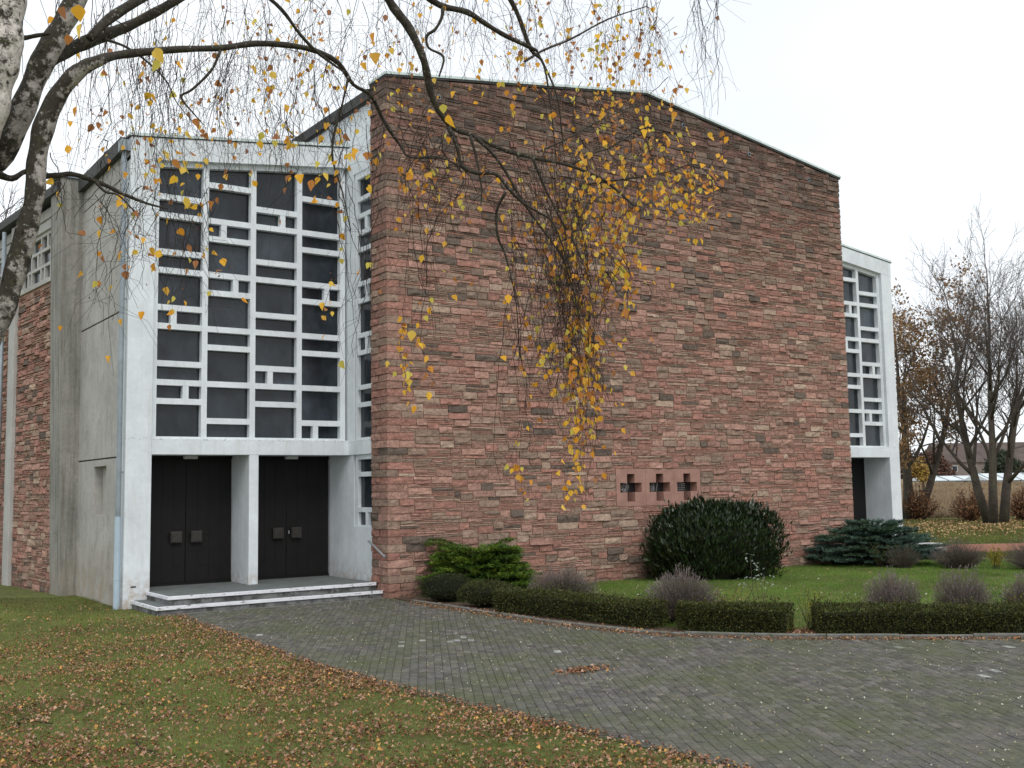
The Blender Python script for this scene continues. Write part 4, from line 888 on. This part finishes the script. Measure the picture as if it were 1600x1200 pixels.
n = 7500; X = rng.uniform(-4.6, 8, n); Y = rng.uniform(-17, .1, n); ok = inpath(X, Y, .05); litter('leaf_crumbs', X[ok], Y[ok], np.full(ok.sum(), .026), .020, [(.42, .38, .22), (.34, .30, .14), (.5, .47, .36), (.26, .22, .10), (.55, .52, .45)])
n = 3500; c0 = gp(1490, 823); X = c0[0] + rng.normal(0, 7, n); Y = c0[1] + rng.normal(0, 4.0, n); litter('fallen_leaves', X, Y, np.full(n, .04), .13, [(.42, .28, .14), (.36, .22, .11), (.48, .33, .18)])
n = 260; X = rng.uniform(1.5, 15, n); Y = rng.uniform(-9.5, -.8, n); ok = X > np.interp(-Y, -EDGEs[:, 1], EDGEs[:, 0]) + .8; litter('fallen_leaves', X[ok], Y[ok], np.full(ok.sum(), .04), .04, [(.55, .5, .35), (.45, .3, .15), (.6, .58, .5)])
for lab, pts in (('forked dark twig fallen in the lower left of the lawn', [(25, 1140), (35, 1128), (62, 1133), (82, 1136)]), ('thin curved dark twig fallen on the leafy lawn', [(212, 1155), (216, 1172), (232, 1178), (246, 1184)])):
    b = MB(); P = [gp(*p) + np.array([0, 0, .03]) for p in pts]; b.tube(smoothline(P, 3), .006, 5, (.03, .025, .02)); b.tube([P[1], P[1] + np.array([.06, .12, .01])], .004, 4, (.03, .025, .02))
    setp(b.build('fallen_twig', m_twig), lab, 'twig', 'twigs fallen on the lawn')

# ---------------------------------------------------------------- birch in front of the church
birch = empty('birch_tree', (-10.05, -14.5, 0), 'birch tree with mottled trunks and hanging twigs of yellow leaves', 'tree')
def limb(name, pts, depth, parent=birch, white=0.0, sides=10, k=4, jit=.0):
    """pts: (px, py, radius in px); depth: one number or (start, end)"""
    n = len(pts); d = np.linspace(*(depth if isinstance(depth, tuple) else (depth, depth)), n)
    P = np.array([at(p[0], p[1], d[i]) for i, p in enumerate(pts)]); r_ = np.array([p[2] * d[i] / FPX for i, p in enumerate(pts)])
    X = smoothline(np.c_[P, r_], k); m = len(X)
    rr = X[:, 3] * (1 + .06 * np.sin(np.arange(m) * 1.7) + .05 * np.sin(np.arange(m) * .61 + 1))
    V, F = tube(X[:, :3], np.maximum(rr, .0015), sides)
    c = np.array((.34, .31, .28)) * (1 - white) * .34 + np.array((.62, .57, .53)) * white
    w = np.clip((X[:, 3] - .006) / .03, 0, 1)[:, None]; cc = c * w + np.array((.045, .036, .031)) * (1 - w)
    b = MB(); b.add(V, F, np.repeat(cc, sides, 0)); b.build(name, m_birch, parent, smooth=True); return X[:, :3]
base = np.array([-10.05, -14.5, 0])
def trunk_from(name, pts, depth, white, r0=.12):
    n = len(pts); d = np.linspace(*depth, n); P = [at(p[0], p[1], d[i]) for i, p in enumerate(pts)]; r_ = [p[2] * d[i] / FPX for i, p in enumerate(pts)]
    P0 = base + rng.uniform(-.04, .04, 3) * np.array([1, 1, 0]); mid = P0 * .45 + P[0] * .55 + np.array([-.03, .02, 0])
    X = smoothline(np.c_[np.array([P0, mid] + P), np.array([r0, (r0 + r_[0]) / 2] + r_)], 5); m = len(X); rr = X[:, 3] * (1 + .05 * np.sin(np.arange(m) * 1.3) + .05 * np.sin(np.arange(m) * .7 + 1))
    V, F = tube(X[:, :3], rr, 14); c = np.array((.40, .36, .335)) * (1 - white) + np.array((.66, .60, .56)) * white
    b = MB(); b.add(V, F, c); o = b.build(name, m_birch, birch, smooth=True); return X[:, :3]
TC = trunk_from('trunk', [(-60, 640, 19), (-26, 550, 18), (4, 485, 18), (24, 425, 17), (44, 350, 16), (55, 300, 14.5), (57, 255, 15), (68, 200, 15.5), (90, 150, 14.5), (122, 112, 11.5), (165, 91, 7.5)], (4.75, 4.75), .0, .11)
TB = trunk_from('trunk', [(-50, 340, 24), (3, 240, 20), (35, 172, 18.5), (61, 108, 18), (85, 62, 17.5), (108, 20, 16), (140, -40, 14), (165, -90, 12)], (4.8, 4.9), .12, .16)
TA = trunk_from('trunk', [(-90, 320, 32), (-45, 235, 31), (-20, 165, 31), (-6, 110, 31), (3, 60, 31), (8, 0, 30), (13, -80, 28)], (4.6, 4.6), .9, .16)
br = []
def B(pts, depth, white=0.0, name='branch', sides=8): X = limb(name, pts, depth, white=white, sides=sides); br.append(X); return X
B([(130, 106, 11), (160, 92, 7.8), (200, 84, 6.5), (280, 77, 5), (345, 75, 5), (400, 68, 4.6), (460, 72, 4.4), (500, 82, 4.4), (530, 100, 3.8), (552, 132, 3.2), (580, 150, 2.8), (600, 190, 2.8), (626, 228, 2.2), (642, 246, 1.5), (700, 250, 1), (725, 275, .8)], (4.75, 6.6))
B([(64, 104, 9), (95, 84, 11), (130, 68, 10.5), (165, 54, 9.5), (200, 41, 8), (245, 18, 7), (290, -8, 6), (350, -40, 6)], (4.85, 5.4))
B([(140, 60, 6), (170, 30, 8), (225, -6, 8), (270, -40, 7)], (4.9, 5.2))
B([(36, 60, 3.5), (55, 56, 3.5), (78, 52, 3)], 4.75)
B([(-12, 268, 7), (18, 279, 5), (40, 268, 4), (62, 275, 5), (88, 274, 4.5), (112, 272, 4), (140, 280, 4), (166, 290, 3.6), (190, 302, 3), (230, 318, 2.2), (262, 326, 1.2)], (4.75, 5.2))
B([(150, 285, 2.5), (165, 300, 2), (185, 305, 1.5), (210, 330, 1.2)], 5.0)
B([(400, -20, 3), (440, 15, 3), (470, 55, 2.5), (500, 85, 2.5), (545, 118, 1.2)], (5.2, 5.6))
UB = B([(575, -40, 7), (600, -12, 7), (615, 12, 7), (640, 45, 6.6), (660, 88, 6), (667, 115, 6), (674, 148, 5.4), (690, 180, 4.8), (712, 202, 4.2), (740, 212, 3.8), (790, 235, 3.4), (832, 246, 3), (880, 256, 2.8), (915, 268, 2.4), (950, 286, 2.4), (1000, 330, 1.4)], (5.6, 6.3), .35)
B([(700, 198, 3.5), (714, 228, 3.2), (721, 258, 3.4), (745, 270, 3.4), (775, 272, 3.2), (796, 296, 2.8), (816, 316, 2.4), (842, 332, 2), (865, 350, 1.6), (890, 420, 1), (905, 500, .8)], (5.7, 6.0), .2)
B([(742, 214, 3), (768, 238, 2.6), (790, 268, 2.4), (815, 312, 2), (850, 362, 1.6), (880, 405, 1.2), (900, 470, .8)], (5.75, 6.1))
B([(832, 247, 2.4), (850, 290, 2), (872, 335, 1.6), (900, 385, 1.2), (925, 450, .8)], (6, 6.2))
B([(735, 212, 2.2), (745, 250, 2), (752, 290, 1.6), (751, 320, 1.2), (742, 328, .8)], (5.8, 5.8))
B([(790, 300, 2.4), (776, 330, 2.2), (778, 370, 2), (790, 400, 1.4), (806, 470, 1), (812, 560, .8)], (5.9, 6.1))
B([(892, 258, 1.6), (925, 240, 1.5), (955, 230, 1.5), (995, 205, 1), (1050, 186, .8)], (6.2, 6.4))
B([(905, 290, 1.6), (925, 287, 1.6), (1010, 275, 1.6), (1045, 268, 1.1), (1090, 258, .8), (1130, 300, .7)], (6.2, 6.6))
B([(840, 238, 1.4), (890, 215, 1.3), (935, 190, 1), (1000, 160, .8)], (6.1, 6.4))
B([(640, -30, 6), (670, -4, 6), (692, 10, 5), (730, 19, 4.5), (760, 38, 4), (792, 57, 3.6), (832, 76, 3), (842, 86, 2), (870, 150, 1.2), (880, 230, 1)], (5.8, 6.6))
B([(692, 12, 3), (690, 28, 2.6), (680, 46, 2.6), (667, 56, 2.4), (670, 75, 2), (693, 89, 2), (686, 120, 1.2)], (5.8, 5.8))
B([(780, -30, 4), (800, 4, 4), (812, 30, 3.5), (830, 78, 3), (850, 102, 2), (862, 180, 1.2), (870, 260, .9)], (6.2, 6.5))
B([(820, 96, 2), (850, 78, 1.8), (890, 62, 1.6), (950, 30, 1.2), (1010, 10, .8)], (6.3, 6.8))
B([(545, 118, 2.4), (540, 140, 2), (533, 170, 1.8), (522, 210, 2), (520, 250, 1.8), (535, 300, 1.2), (548, 360, .9)], (5.6, 5.6))
B([(600, 185, 1.6), (625, 226, 1.5), (640, 246, 1.3), (690, 246, 1.1), (730, 270, .8), (745, 300, .7)], (6.2, 6.2))
B([(345, 78, 2), (330, 110, 2.2), (300, 140, 2), (283, 152, 1.8), (305, 180, 1.2), (318, 195, .8)], (5.1, 5.1))
B([(160, 60, 2.5), (200, 75, 2), (240, 105, 1.6), (262, 130, 1.2), (276, 160, .9), (310, 200, .7)], (5, 5.2))
# hanging twigs: (x0, x1, y0, y1, end y0, end y1, count, leaf chance, pull x, pull amount, depth0, depth1, leaf start)
ZONES = [(50, 200, -40, 60, 120, 290, 24, .02, 0, 0, 4.8, 6.5, 0), (180, 440, -60, 80, 110, 330, 100, .030, 0, 0, 5.0, 8, 0), (200, 380, 60, 120, 200, 370, 50, .04, 0, 0, 5, 6.2, .3),
         (430, 620, -60, 110, 90, 260, 88, .05, 0, 0, 5.4, 8, 0), (620, 790, -60, 20, 60, 200, 46, .05, 0, 0, 5.8, 8, 0), (790, 1040, -60, 60, 80, 230, 95, .11, 0, 0, 6, 8.5, .1),
         (1092, 1118, -60, -10, 90, 190, 12, .03, 1106, .4, 6.3, 6.8, .2), (1000, 1125, 190, 300, 250, 360, 46, .36, 0, 0, 6.2, 6.8, 0), (780, 930, 200, 400, 440, 640, 105, .05, 890, .72, 5.9, 6.7, .15),
         (880, 1000, 230, 340, 300, 500, 44, .22, 950, .3, 5.9, 6.6, .1), (870, 935, 380, 490, 570, 790, 50, .13, 908, .6, 5.9, 6.4, .25), (935, 985, 380, 450, 430, 550, 12, .36, 960, .3, 6, 6.3, .3),
         (645, 700, 280, 400, 520, 655, 7, .16, 662, .6, 5.8, 6.2, .6), (795, 832, 380, 480, 690, 795, 6, .11, 0, 0, 6, 6.2, .75), (650, 830, 200, 300, 250, 400, 34, .09, 0, 0, 5.8, 6.4, .1),
         (170, 330, 285, 330, 350, 510, 44, .065, 0, 0, 4.9, 5.4, .1), (570, 700, 140, 260, 230, 420, 30, .07, 0, 0, 5.9, 6.8, .1), (525, 570, 170, 350, 380, 590, 12, .05, 548, .5, 5.5, 5.8, .2),
         (420, 540, 90, 200, 220, 330, 30, .06, 0, 0, 5.4, 6.2, .3), (850, 1060, 120, 230, 210, 310, 34, .22, 0, 0, 6.2, 7, .1), (60, 160, 180, 300, 230, 380, 8, .03, 0, 0, 4.8, 5.2, .2)]
K = 14; SX = []; SR = []; LPs = []; LDs = []; LSz = []
tw2 = []
for (x0, x1, y0, y1, e0, e1, cnt, lp, pxx, pa, d0, d1, ls) in ZONES:
    lp0 = lp
    for _ in range(cnt):
        lp = lp0 * 1.55 * min(3.2, random.gammavariate(.8, 1 / .8))
        x = random.uniform(x0, x1); y = random.uniform(y0, y1); ye = max(y + 40, random.uniform(e0, e1)); xe = x + random.gauss(0, 14) + random.uniform(-1, 1) * .06 * (ye - y)
        if pa: xe += (pxx - x) * pa
        d = random.uniform(d0, d1); dd = random.gauss(0, .12); t = np.linspace(0, 1, K); ph = random.uniform(0, 6.3); am = random.uniform(3, 15) * (ye - y) / 200; fr = random.uniform(3, 9)
        sx_ = random.gauss(0, 55) * (1 - t) * t + random.gauss(0, 18) * (1 - t) ** 2.2
        xs = x + (xe - x) * t ** .7 + sx_ + am * np.sin(fr * t + ph) * t + np.cumsum([random.gauss(0, 2.6) for _ in range(K)]); yy = y + (ye - y) * t ** 1.05
        P = np.array([at(xs[i], yy[i], d + dd * t[i]) for i in range(K)]); SX.append(P); r_ = random.uniform(.0008, .0017) * (1 + .35 * (cnt < 40)); SR.append(np.linspace(r_ * 1.35, r_ * .6, K))
        Ln = np.linalg.norm(P[-1] - P[0])
        for _b in range(max(1, int(Ln * 6))):                    # side twiglets
            q = random.uniform(.1, .95); p = np.array([np.interp(q, t, P[:, a]) for a in range(3)]); v = unit(np.array([random.gauss(0, 1), random.gauss(0, 1), random.uniform(-1.6, .5)])); ll = random.uniform(.06, .34)
            k1 = p + v * ll * .5 + np.array([random.gauss(0, .012), random.gauss(0, .012), 0]); tw2.append(np.array([p, k1, p + v * ll + np.array([random.gauss(0, .02), random.gauss(0, .02), -.35 * ll])]))
            if random.random() < lp * 2.2 and q > ls: LPs.append(p + v * ll); LDs.append(unit(v * .4 + np.array([random.gauss(0, .5), random.gauss(0, .5), -1]))); LSz.append(random.uniform(.024, .046))
            if random.random() < .34: LPs.append(p + v * ll * .7); LDs.append(unit(np.array([random.gauss(0, .7), random.gauss(0, .7), -.6]))); LSz.append(-random.uniform(.008, .017))   # catkins and shrivelled buds
        for q in np.linspace(max(ls, .05), 1, int(Ln * 26)):
            if random.random() < lp:
                p = np.array([np.interp(q, t, P[:, a]) for a in range(3)]); LPs.append(p + np.random.default_rng(len(LPs)).normal(0, .012, 3)); LDs.append(unit(np.array([random.gauss(0, .6), random.gauss(0, .6), -1]))); LSz.append(random.uniform(.026, .05))
SX = np.array(SX); SR = np.array(SR); crown = bpy.data.objects.new('crown', None); COL.objects.link(crown); crown.parent = birch
crown.location = (0, 0, 0)
def wlink(o, parent):                     # keep world coordinates under a displaced parent
    q = parent; off = Vector((0, 0, 0))
    while q: off += q.location; q = q.parent
    o.location = -off; return o
ribbon('twigs', SX, SR, pick([(.035, .027, .024), (.05, .038, .032), (.028, .022, .02)], len(SX), .2), m_twig, crown)['kind'] = 'stuff'
tw2 = np.array(tw2); ribbon('twiglets', tw2, np.array([.0010, .0008, .0006]), pick([(.045, .03, .026), (.06, .045, .04)], len(tw2), .2), m_twig, crown)['kind'] = 'stuff'
# big leaves near the trunk seen one by one
for px_, py_, d, s in ((100, 20, 4.4, .055), (122, 20, 4.4, .07), (127, 48, 4.4, .062), (105, 62, 4.5, .05), (243, 88, 4.5, .075), (247, 105, 4.5, .06), (280, 105, 4.6, .055), (120, 175, 4.6, .05), (104, 235, 4.7, .05), (270, 258, 4.7, .055), (288, 318, 4.7, .06), (272, 282, 4.7, .05), (290, 265, 4.9, .04),
                       (455, 282, 5, .05), (475, 282, 4.9, .06), (488, 290, 4.9, .055), (448, 300, 5, .045), (490, 315, 5, .045), (240, 418, 5, .045), (224, 494, 5, .045), (187, 320, 5, .04), (585, 60, 5.2, .06), (588, 92, 5.3, .065), (572, 105, 5.3, .05), (700, 190, 5.4, .075), (692, 170, 5.4, .05), (712, 150, 5.6, .05), (645, 525, 5.5, .06), (793, 468, 5.6, .055), (647, 640, 5.7, .05),
                       (915, 455, 5.5, .07), (970, 480, 5.7, .06), (978, 490, 5.8, .055), (665, 590, 5.6, .05), (668, 620, 5.6, .055), (660, 405, 5.7, .05), (556, 240, 5.2, .05), (540, 215, 5.3, .05), (500, 218, 5.2, .05), (432, 215, 5.2, .05), (445, 170, 5.2, .05)):
    p = at(px_, py_, d); LPs.append(p + np.array([0, 0, s * .5])); LDs.append(unit(np.array([random.gauss(0, .35), random.gauss(0, .35), -1]))); LSz.append(s * .95)
    SXp = p + np.array([0, 0, s * .5])
LPs = np.array(LPs); LDs = np.array(LDs); LSz = np.array(LSz); bud = LSz < 0
YEL = np.array([(.95, .50, .05), (.97, .57, .06), (.92, .43, .04), (.95, .53, .09), (.80, .35, .045), (.97, .66, .12), (.60, .25, .07), (.74, .62, .12), (.46, .20, .08)]); BR_ = np.array([(.25, .11, .06), (.18, .09, .06), (.33, .16, .09)])
col = np.where(bud[:, None], pick(BR_, len(LPs), .3), pick(YEL, len(LPs), .15)); up_ = (LPs[:, 2] > 4.2) & (rng.random(len(LPs)) < .4) & (LSz < .04); col[up_] = pick(BR_ * 1.5, up_.sum(), .2)
tocam = unit(CAM - LPs); NRM = unit(tocam * .35 + rdir(len(LPs)) + np.array([0, 0, .2])); S_ = np.abs(LSz)
key = S_ * FPX / ((LPs - CAM) @ FW); od = np.argsort(-key); big = [i for i in od if not bud[i]][:300]; bs = set(big); rest = np.array([i for i in range(len(LPs)) if i not in bs])
for i in big:
    me = leafmesh('leaf', np.zeros((1, 3)), LDs[i:i + 1], NRM[i:i + 1], S_[i:i + 1], S_[i:i + 1] * rng.uniform(.55, .95), col[i:i + 1], m_leaf, HEXL, fold=rng.uniform(.05, .55), tip=rng.uniform(-.1, .5)); link('leaf', me, crown, LPs[i])
o = link('small_leaves', leafmesh('small_leaves', LPs[rest], LDs[rest], NRM[rest], S_[rest], S_[rest] * np.where(bud[rest], .5, .8), col[rest], m_leaf, HEXL, fold=.18, tip=.15), crown); o['kind'] = 'stuff'

# ---------------------------------------------------------------- far trees
def bare_tree(name, label, cat, base, stems, levels, spread, seed, budpal=None, budn=0, group=None, leafpal=None, leafn=0, leafsize=.12, droop=0.0, ratio=.66, kids=(5, 4, 4, 3), twl=1.0, minr=.011, leafz=None):
    rs = np.random.default_rng(seed); root = empty(name, tuple(base), label, cat, group); tw = []; tips = []
    segs = {3: [], 4: [], 5: []}
    def grow(p, d, L, r0, lv, mbx):
        k = 5; P = [p]; dd = d
        for i in range(k - 1):
            dd = unit(dd + rs.normal(0, .07 + .035 * lv, 3) + np.array([0, 0, (.10 if lv > 0 else .02) - droop * lv * .07])); P.append(P[-1] + dd * L / (k - 1))
        P = np.array(P); r1 = max(minr * .6, r0 * (.42 if lv == 0 else .38))
        if lv <= 1: V, F = tube(P, np.linspace(r0, r1, k), 7 if lv == 0 else 5); mbx.add(V, F)
        else: segs[4].append((P, np.linspace(r0, r1, k)))
        if lv >= levels: tips.append(P[-1]); tips.append(P[-2]); tips.append(P[2]); return
        n = kids[min(lv, len(kids) - 1)]
        for i in range(n):
            t = .25 + .75 * (i + rs.uniform(.1, .9)) / n if lv else .28 + .72 * (i + rs.uniform(.1, .9)) / n
            q = np.array([np.interp(t, np.linspace(0, 1, k), P[:, a]) for a in range(3)]); side = rdir_(rs); side = unit(side - dd * (side @ dd))
            nd = unit(dd * 1.0 + side * spread * rs.uniform(.6, 1.2)); grow(q, nd, L * ratio * rs.uniform(.75, 1.15) * (1.1 - .3 * t), max(minr, np.interp(t, [0, 1], [r0, r1]) * .55), lv + 1, mbx)
        grow(P[-1], unit(dd + rs.normal(0, .12, 3)), L * ratio * .95, max(minr, r1), lv + 1, mbx)
    def rdir_(rs): return unit(rs.normal(size=3))
    for (p, d, L, r0) in stems:
        b = MB(); grow(np.array(p, float), unit(np.array(d, float)), L, r0, 0, b); b.build('trunk', m_bark, root, smooth=True)
    X = np.array([s[0] for s in segs[4]]); Rr = np.array([s[1] for s in segs[4]])
    o = ribbon('branches', X, Rr, np.tile((.115, .097, .088), (len(X), 1)) * rng.uniform(.8, 1.2, (len(X), 1)), m_twig, root, 3); wlink(o, root)
    tips = np.array(tips)
    for pal, cnt, sz, nm in ((budpal, budn, .06, 'buds'), (leafpal, leafn, leafsize, 'leaves')):
        if pal is None or cnt == 0: continue
        tp = tips
        if nm == 'leaves' and leafz is not None: tp = tips[(tips[:, 2] < leafz)]
        i = rs.integers(0, len(tp), cnt); P = tp[i] + rs.normal(0, .16 if nm == 'leaves' else .06, (cnt, 3))
        o = link(nm, leafmesh(nm, P, unit(rs.normal(size=(cnt, 3)) + np.array([0, 0, -.3])), unit(rs.normal(size=(cnt, 3))), sz * rs.uniform(.6, 1.4, cnt), sz * rs.uniform(.4, .8, cnt), pick(pal, cnt, .25), m_bush), root); wlink(o, root); o['kind'] = 'stuff'
    return root
def dirpx(a, b, t):                        # direction between two photo points at one depth
    return at(*b, t) - at(*a, t)
T0 = gp(1552, 821); dT = float((T0 - CAM) @ FW)
st = []
for a, b, L, r_ in (((1545, 818), (1508, 640), 6.9, .25), ((1552, 819), (1548, 620), 7.6, .24), ((1568, 817), (1594, 650), 6.6, .26)):
    p = gp(*a); p[2] = -.05; d = dirpx(a, b, dT); st.append((p, d, L, r_))
bare_tree('bare_tree', 'tall bare tree with several thick stems on the far lawn', 'tree', T0, st, 4, .92, 21, [(.11, .08, .07), (.15, .11, .09)], 9000, kids=(8, 5, 4, 4), ratio=.63, minr=.009)
T1 = gp(1418, 812); d1 = float((T1 - CAM) @ FW)
p = T1.copy(); p[2] = -.05
bare_tree('beech_tree', 'beech tree with brown leaves rising just behind the white wing', 'tree', T1, [(p, dirpx((1418, 812), (1428, 640), d1), 7.0, .32), (p + np.array([.5, -.3, 0]), dirpx((1418, 812), (1456, 690), d1), 7.6, .24)], 4, .85, 31, [(.12, .08, .06)], 1200, leafpal=[(.30, .17, .08), (.36, .21, .10), (.24, .13, .06), (.30, .20, .07)], leafn=9000, leafsize=.20, droop=.5, kids=(6, 4, 4, 3), ratio=.58, minr=.009)
T2 = gp(1680, 822); d2 = float((T2 - CAM) @ FW); p = T2.copy(); p[2] = -.05
bare_tree('bare_tree', 'bare tree at the right edge whose twigs reach into view', 'tree', T2, [(p, dirpx((1680, 822), (1640, 600), d2), 6.8, .28)], 4, .7, 41, [(.12, .09, .08)], 4000, kids=(7, 5, 4, 4), ratio=.58, minr=.009)
T3 = at(6, 560, 60); T3[2] = 0; 
bare_tree('bare_tree', 'distant bare tree seen over the aisle roof at the left edge', 'tree', T3, [(T3, np.array([0, 0, 1.]), 12, .4)], 4, .6, 51, [(.12, .09, .08)], 2500, kids=(8, 5, 4, 3), ratio=.54, minr=.016)
BH = 'young beech bushes with brown leaves'
for i, (px_, py_, hw, h, lab) in enumerate(((1438, 812, 30, 2.7, 'brown leaved beech bush close to the white wing'), (1517, 814, 34, 2.5, 'brown leaved beech bush left of the thick tree stems'), (1604, 814, 26, 2.6, 'brown leaved beech bush right of the thick tree stems'))):
    T = gp(px_, py_); d = float((T - CAM) @ FW); r_ = hw * d / FPX; rr = np.random.default_rng(60 + i); root = empty('beech_bush', tuple(T), lab, 'bush', BH); nst = 70
    az = rr.uniform(0, 6.28, nst); k = rr.uniform(.15, 1, nst) ** .6; P1 = T + np.c_[np.cos(az) * k * r_, np.sin(az) * k * r_, h * (1.05 - .7 * k) * rr.uniform(.6, 1, nst)]; P0 = T + np.c_[np.cos(az) * .15, np.sin(az) * .15, np.zeros(nst)]
    o = strands('branches', P0, P1, .03, .012, np.tile((.07, .05, .04), (nst, 1)), m_twig, root, 5, .08); wlink(o, root)
    n = 2600; j = rr.integers(0, nst, n); t = rr.uniform(.25, 1.05, n)[:, None]; P = P0[j] + (P1[j] - P0[j]) * t + rr.normal(0, .12, (n, 3)); P[:, 2] = np.maximum(P[:, 2], .1)
    o = link('leaves', leafmesh('leaves', P, unit(rdir(n) + np.array([0, 0, -.2])), rdir(n), rng.uniform(.08, .15, n), rng.uniform(.05, .09, n), pick([(.22, .10, .05), (.30, .14, .065), (.36, .20, .10), (.15, .07, .04)], n, .25), m_bush), root); wlink(o, root); o['kind'] = 'stuff'
n = 90000; dep = 64 + 66 * rng.random(n) ** 1.6; la = rng.uniform(.24, .56, n) * dep; zf = np.interp(dep, [64, 80, 110, 150], [0, .35, 1.15, 2.35]); X = CAM[0] + FH[0] * dep + RH[0] * la; Y = CAM[1] + FH[1] * dep + RH[1] * la
P = np.c_[X, Y, zf - .02]; D = unit(np.c_[rng.normal(0, .3, n), rng.normal(0, .3, n), np.ones(n)]); L = rng.uniform(.15, .5, n) * (.5 + 1.1 * vnoise(X, Y, .25, 41, 3)); S_ = unit(np.cross(D, rdir(n))) * .03
V = np.stack([P - S_, P + S_, P + D * L[:, None]], 1).reshape(-1, 3); cc = pick([(.30, .23, .14), (.36, .28, .18), (.24, .18, .11), (.27, .20, .15)], n, .25) * (.7 + .6 * vnoise(X, Y, .12, 43, 3))[:, None]
o = link('dry_grass', rawmesh('dry_grass', V, np.arange(3 * n).reshape(-1, 3), m_dry, np.repeat(cc, 3, 0))); setp(o, kind='stuff')
# yellow young tree by the field
Ty = dl(95, 38.0, .7); Ty = at(1442, 745, 95); Ty[2] = .75
bare_tree('yellow_tree', 'small tree with yellow leaves at the edge of the field', 'tree', Ty, [(Ty, np.array([0, 0, 1.]), 1.5, .12)], 3, .6, 71, leafpal=[(.42, .30, .06), (.36, .24, .06), (.30, .18, .06)], leafn=1500, leafsize=.22, kids=(4, 4, 3), ratio=.7, minr=.02)

# ---------------------------------------------------------------- far buildings
def barn(name, label, cat, px0, px1, depth, zb, wall_h, roof_h, dep, wm, rm, nwin=0, glass=False):
    a = at(px0, 745, depth); b_ = at(px1, 745, depth); a[2] = b_[2] = zb; u = unit(b_ - a); L = np.linalg.norm(b_ - a); nn = np.array([-u[1], u[0], 0]); nn = nn if nn @ FW > 0 else -nn
    root = empty(name, tuple((a + b_) / 2), label, cat); T = lambda s, d, z: tuple(a + u * s + nn * d + np.array([0, 0, z]))
    m = MB(); m.box(0, L, 0, dep, -1.0, wall_h, xf=T); m.build('wall', wm, root)
    m = MB(); e = .4; V = [T(-e, -e, wall_h - .1), T(L + e, -e, wall_h - .1), T(L + e, dep / 2, wall_h + roof_h), T(-e, dep / 2, wall_h + roof_h), T(-e, dep + e, wall_h - .1), T(L + e, dep + e, wall_h - .1)]
    m.add(V, [(0, 1, 2, 3), (3, 2, 5, 4), (0, 3, 4), (1, 5, 2), (0, 4, 5, 1)]); r_ = m.build('roof', rm, root)
    if glass:
        nb = max(3, int(L / 1.6)); m = MB()
        for i in range(nb + 1):
            s = L * i / nb; m.box(s - .04, s + .04, -.06, .0, -.2, wall_h, xf=T)
            q0, q1 = np.array(T(s, -e, wall_h - .06)), np.array(T(s, dep / 2, wall_h + roof_h + .05)); m.tube([q0, q1], .05, 4)
        m.build('frame', m_zinc, root)
    for i in range(nwin):
        s = L * (i + .5) / nwin; m = MB(); m.box(s - .5, s + .5, -.05, .02, wall_h * .35, wall_h * .75, xf=T); w_ = m.build('window', m_white, root)
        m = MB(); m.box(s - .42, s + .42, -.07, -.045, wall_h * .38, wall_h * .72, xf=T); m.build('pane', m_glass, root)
    return root
barn('greenhouse', 'low white greenhouse across the field left of the thick stems', 'greenhouse', 1455, 1532, 135, 1.9, .35, .5, 7, m_gh, m_gh, 0, True)
barn('greenhouse', 'white greenhouse across the field right of the thick stems', 'greenhouse', 1548, 1640, 128, 1.75, .45, .75, 7, m_gh, m_gh, 0, True)
barn('farmhouse', 'long farm building with a brown roof beyond the greenhouses', 'farm building', 1478, 1680, 185, 2.7, 2.6, 3.4, 11, m_far, m_tile, 7)
for i, (px_, py_, rx, h, lab, pal) in enumerate(((1410, 745, 5, 4.6, 'brown hedge mass behind the white wing beyond the field', [(.13, .075, .05), (.10, .06, .045)]), (1455, 745, 4.5, 4.2, 'reddish brown thicket left of the farm building', [(.14, .07, .05), (.11, .065, .05)]), (1568, 745, 3.4, 3.9, 'dark green tree in front of the farm building', [(.035, .05, .03), (.05, .06, .035)]))):
    T = at(px_, py_, 160); T[2] = 2.3; c = T; n = 2200; d = rdir(n); d[:, 2] = np.abs(d[:, 2]); rr = rng.uniform(.55, 1, n) ** .5 * (1 + .15 * lump(d * 4, 3, i)); P = c + d * rr[:, None] * np.array([rx, 2.5, h])
    root = empty('far_thicket', tuple(c), lab, 'thicket'); m = MB(); m.tube([c + (0, 0, -.5), c + (0, 0, h * .6)], .25, 6); m.build('trunk', m_bark, root)
    o = link('crown', leafmesh('crown', P, rdir(n), rdir(n), rng.uniform(.35, .7, n), rng.uniform(.25, .45, n), pick(pal, n, .3), m_bush), root); wlink(o, root); o['kind'] = 'stuff'

# children that were modelled in world coordinates sit under displaced roots: undo the root's offset once
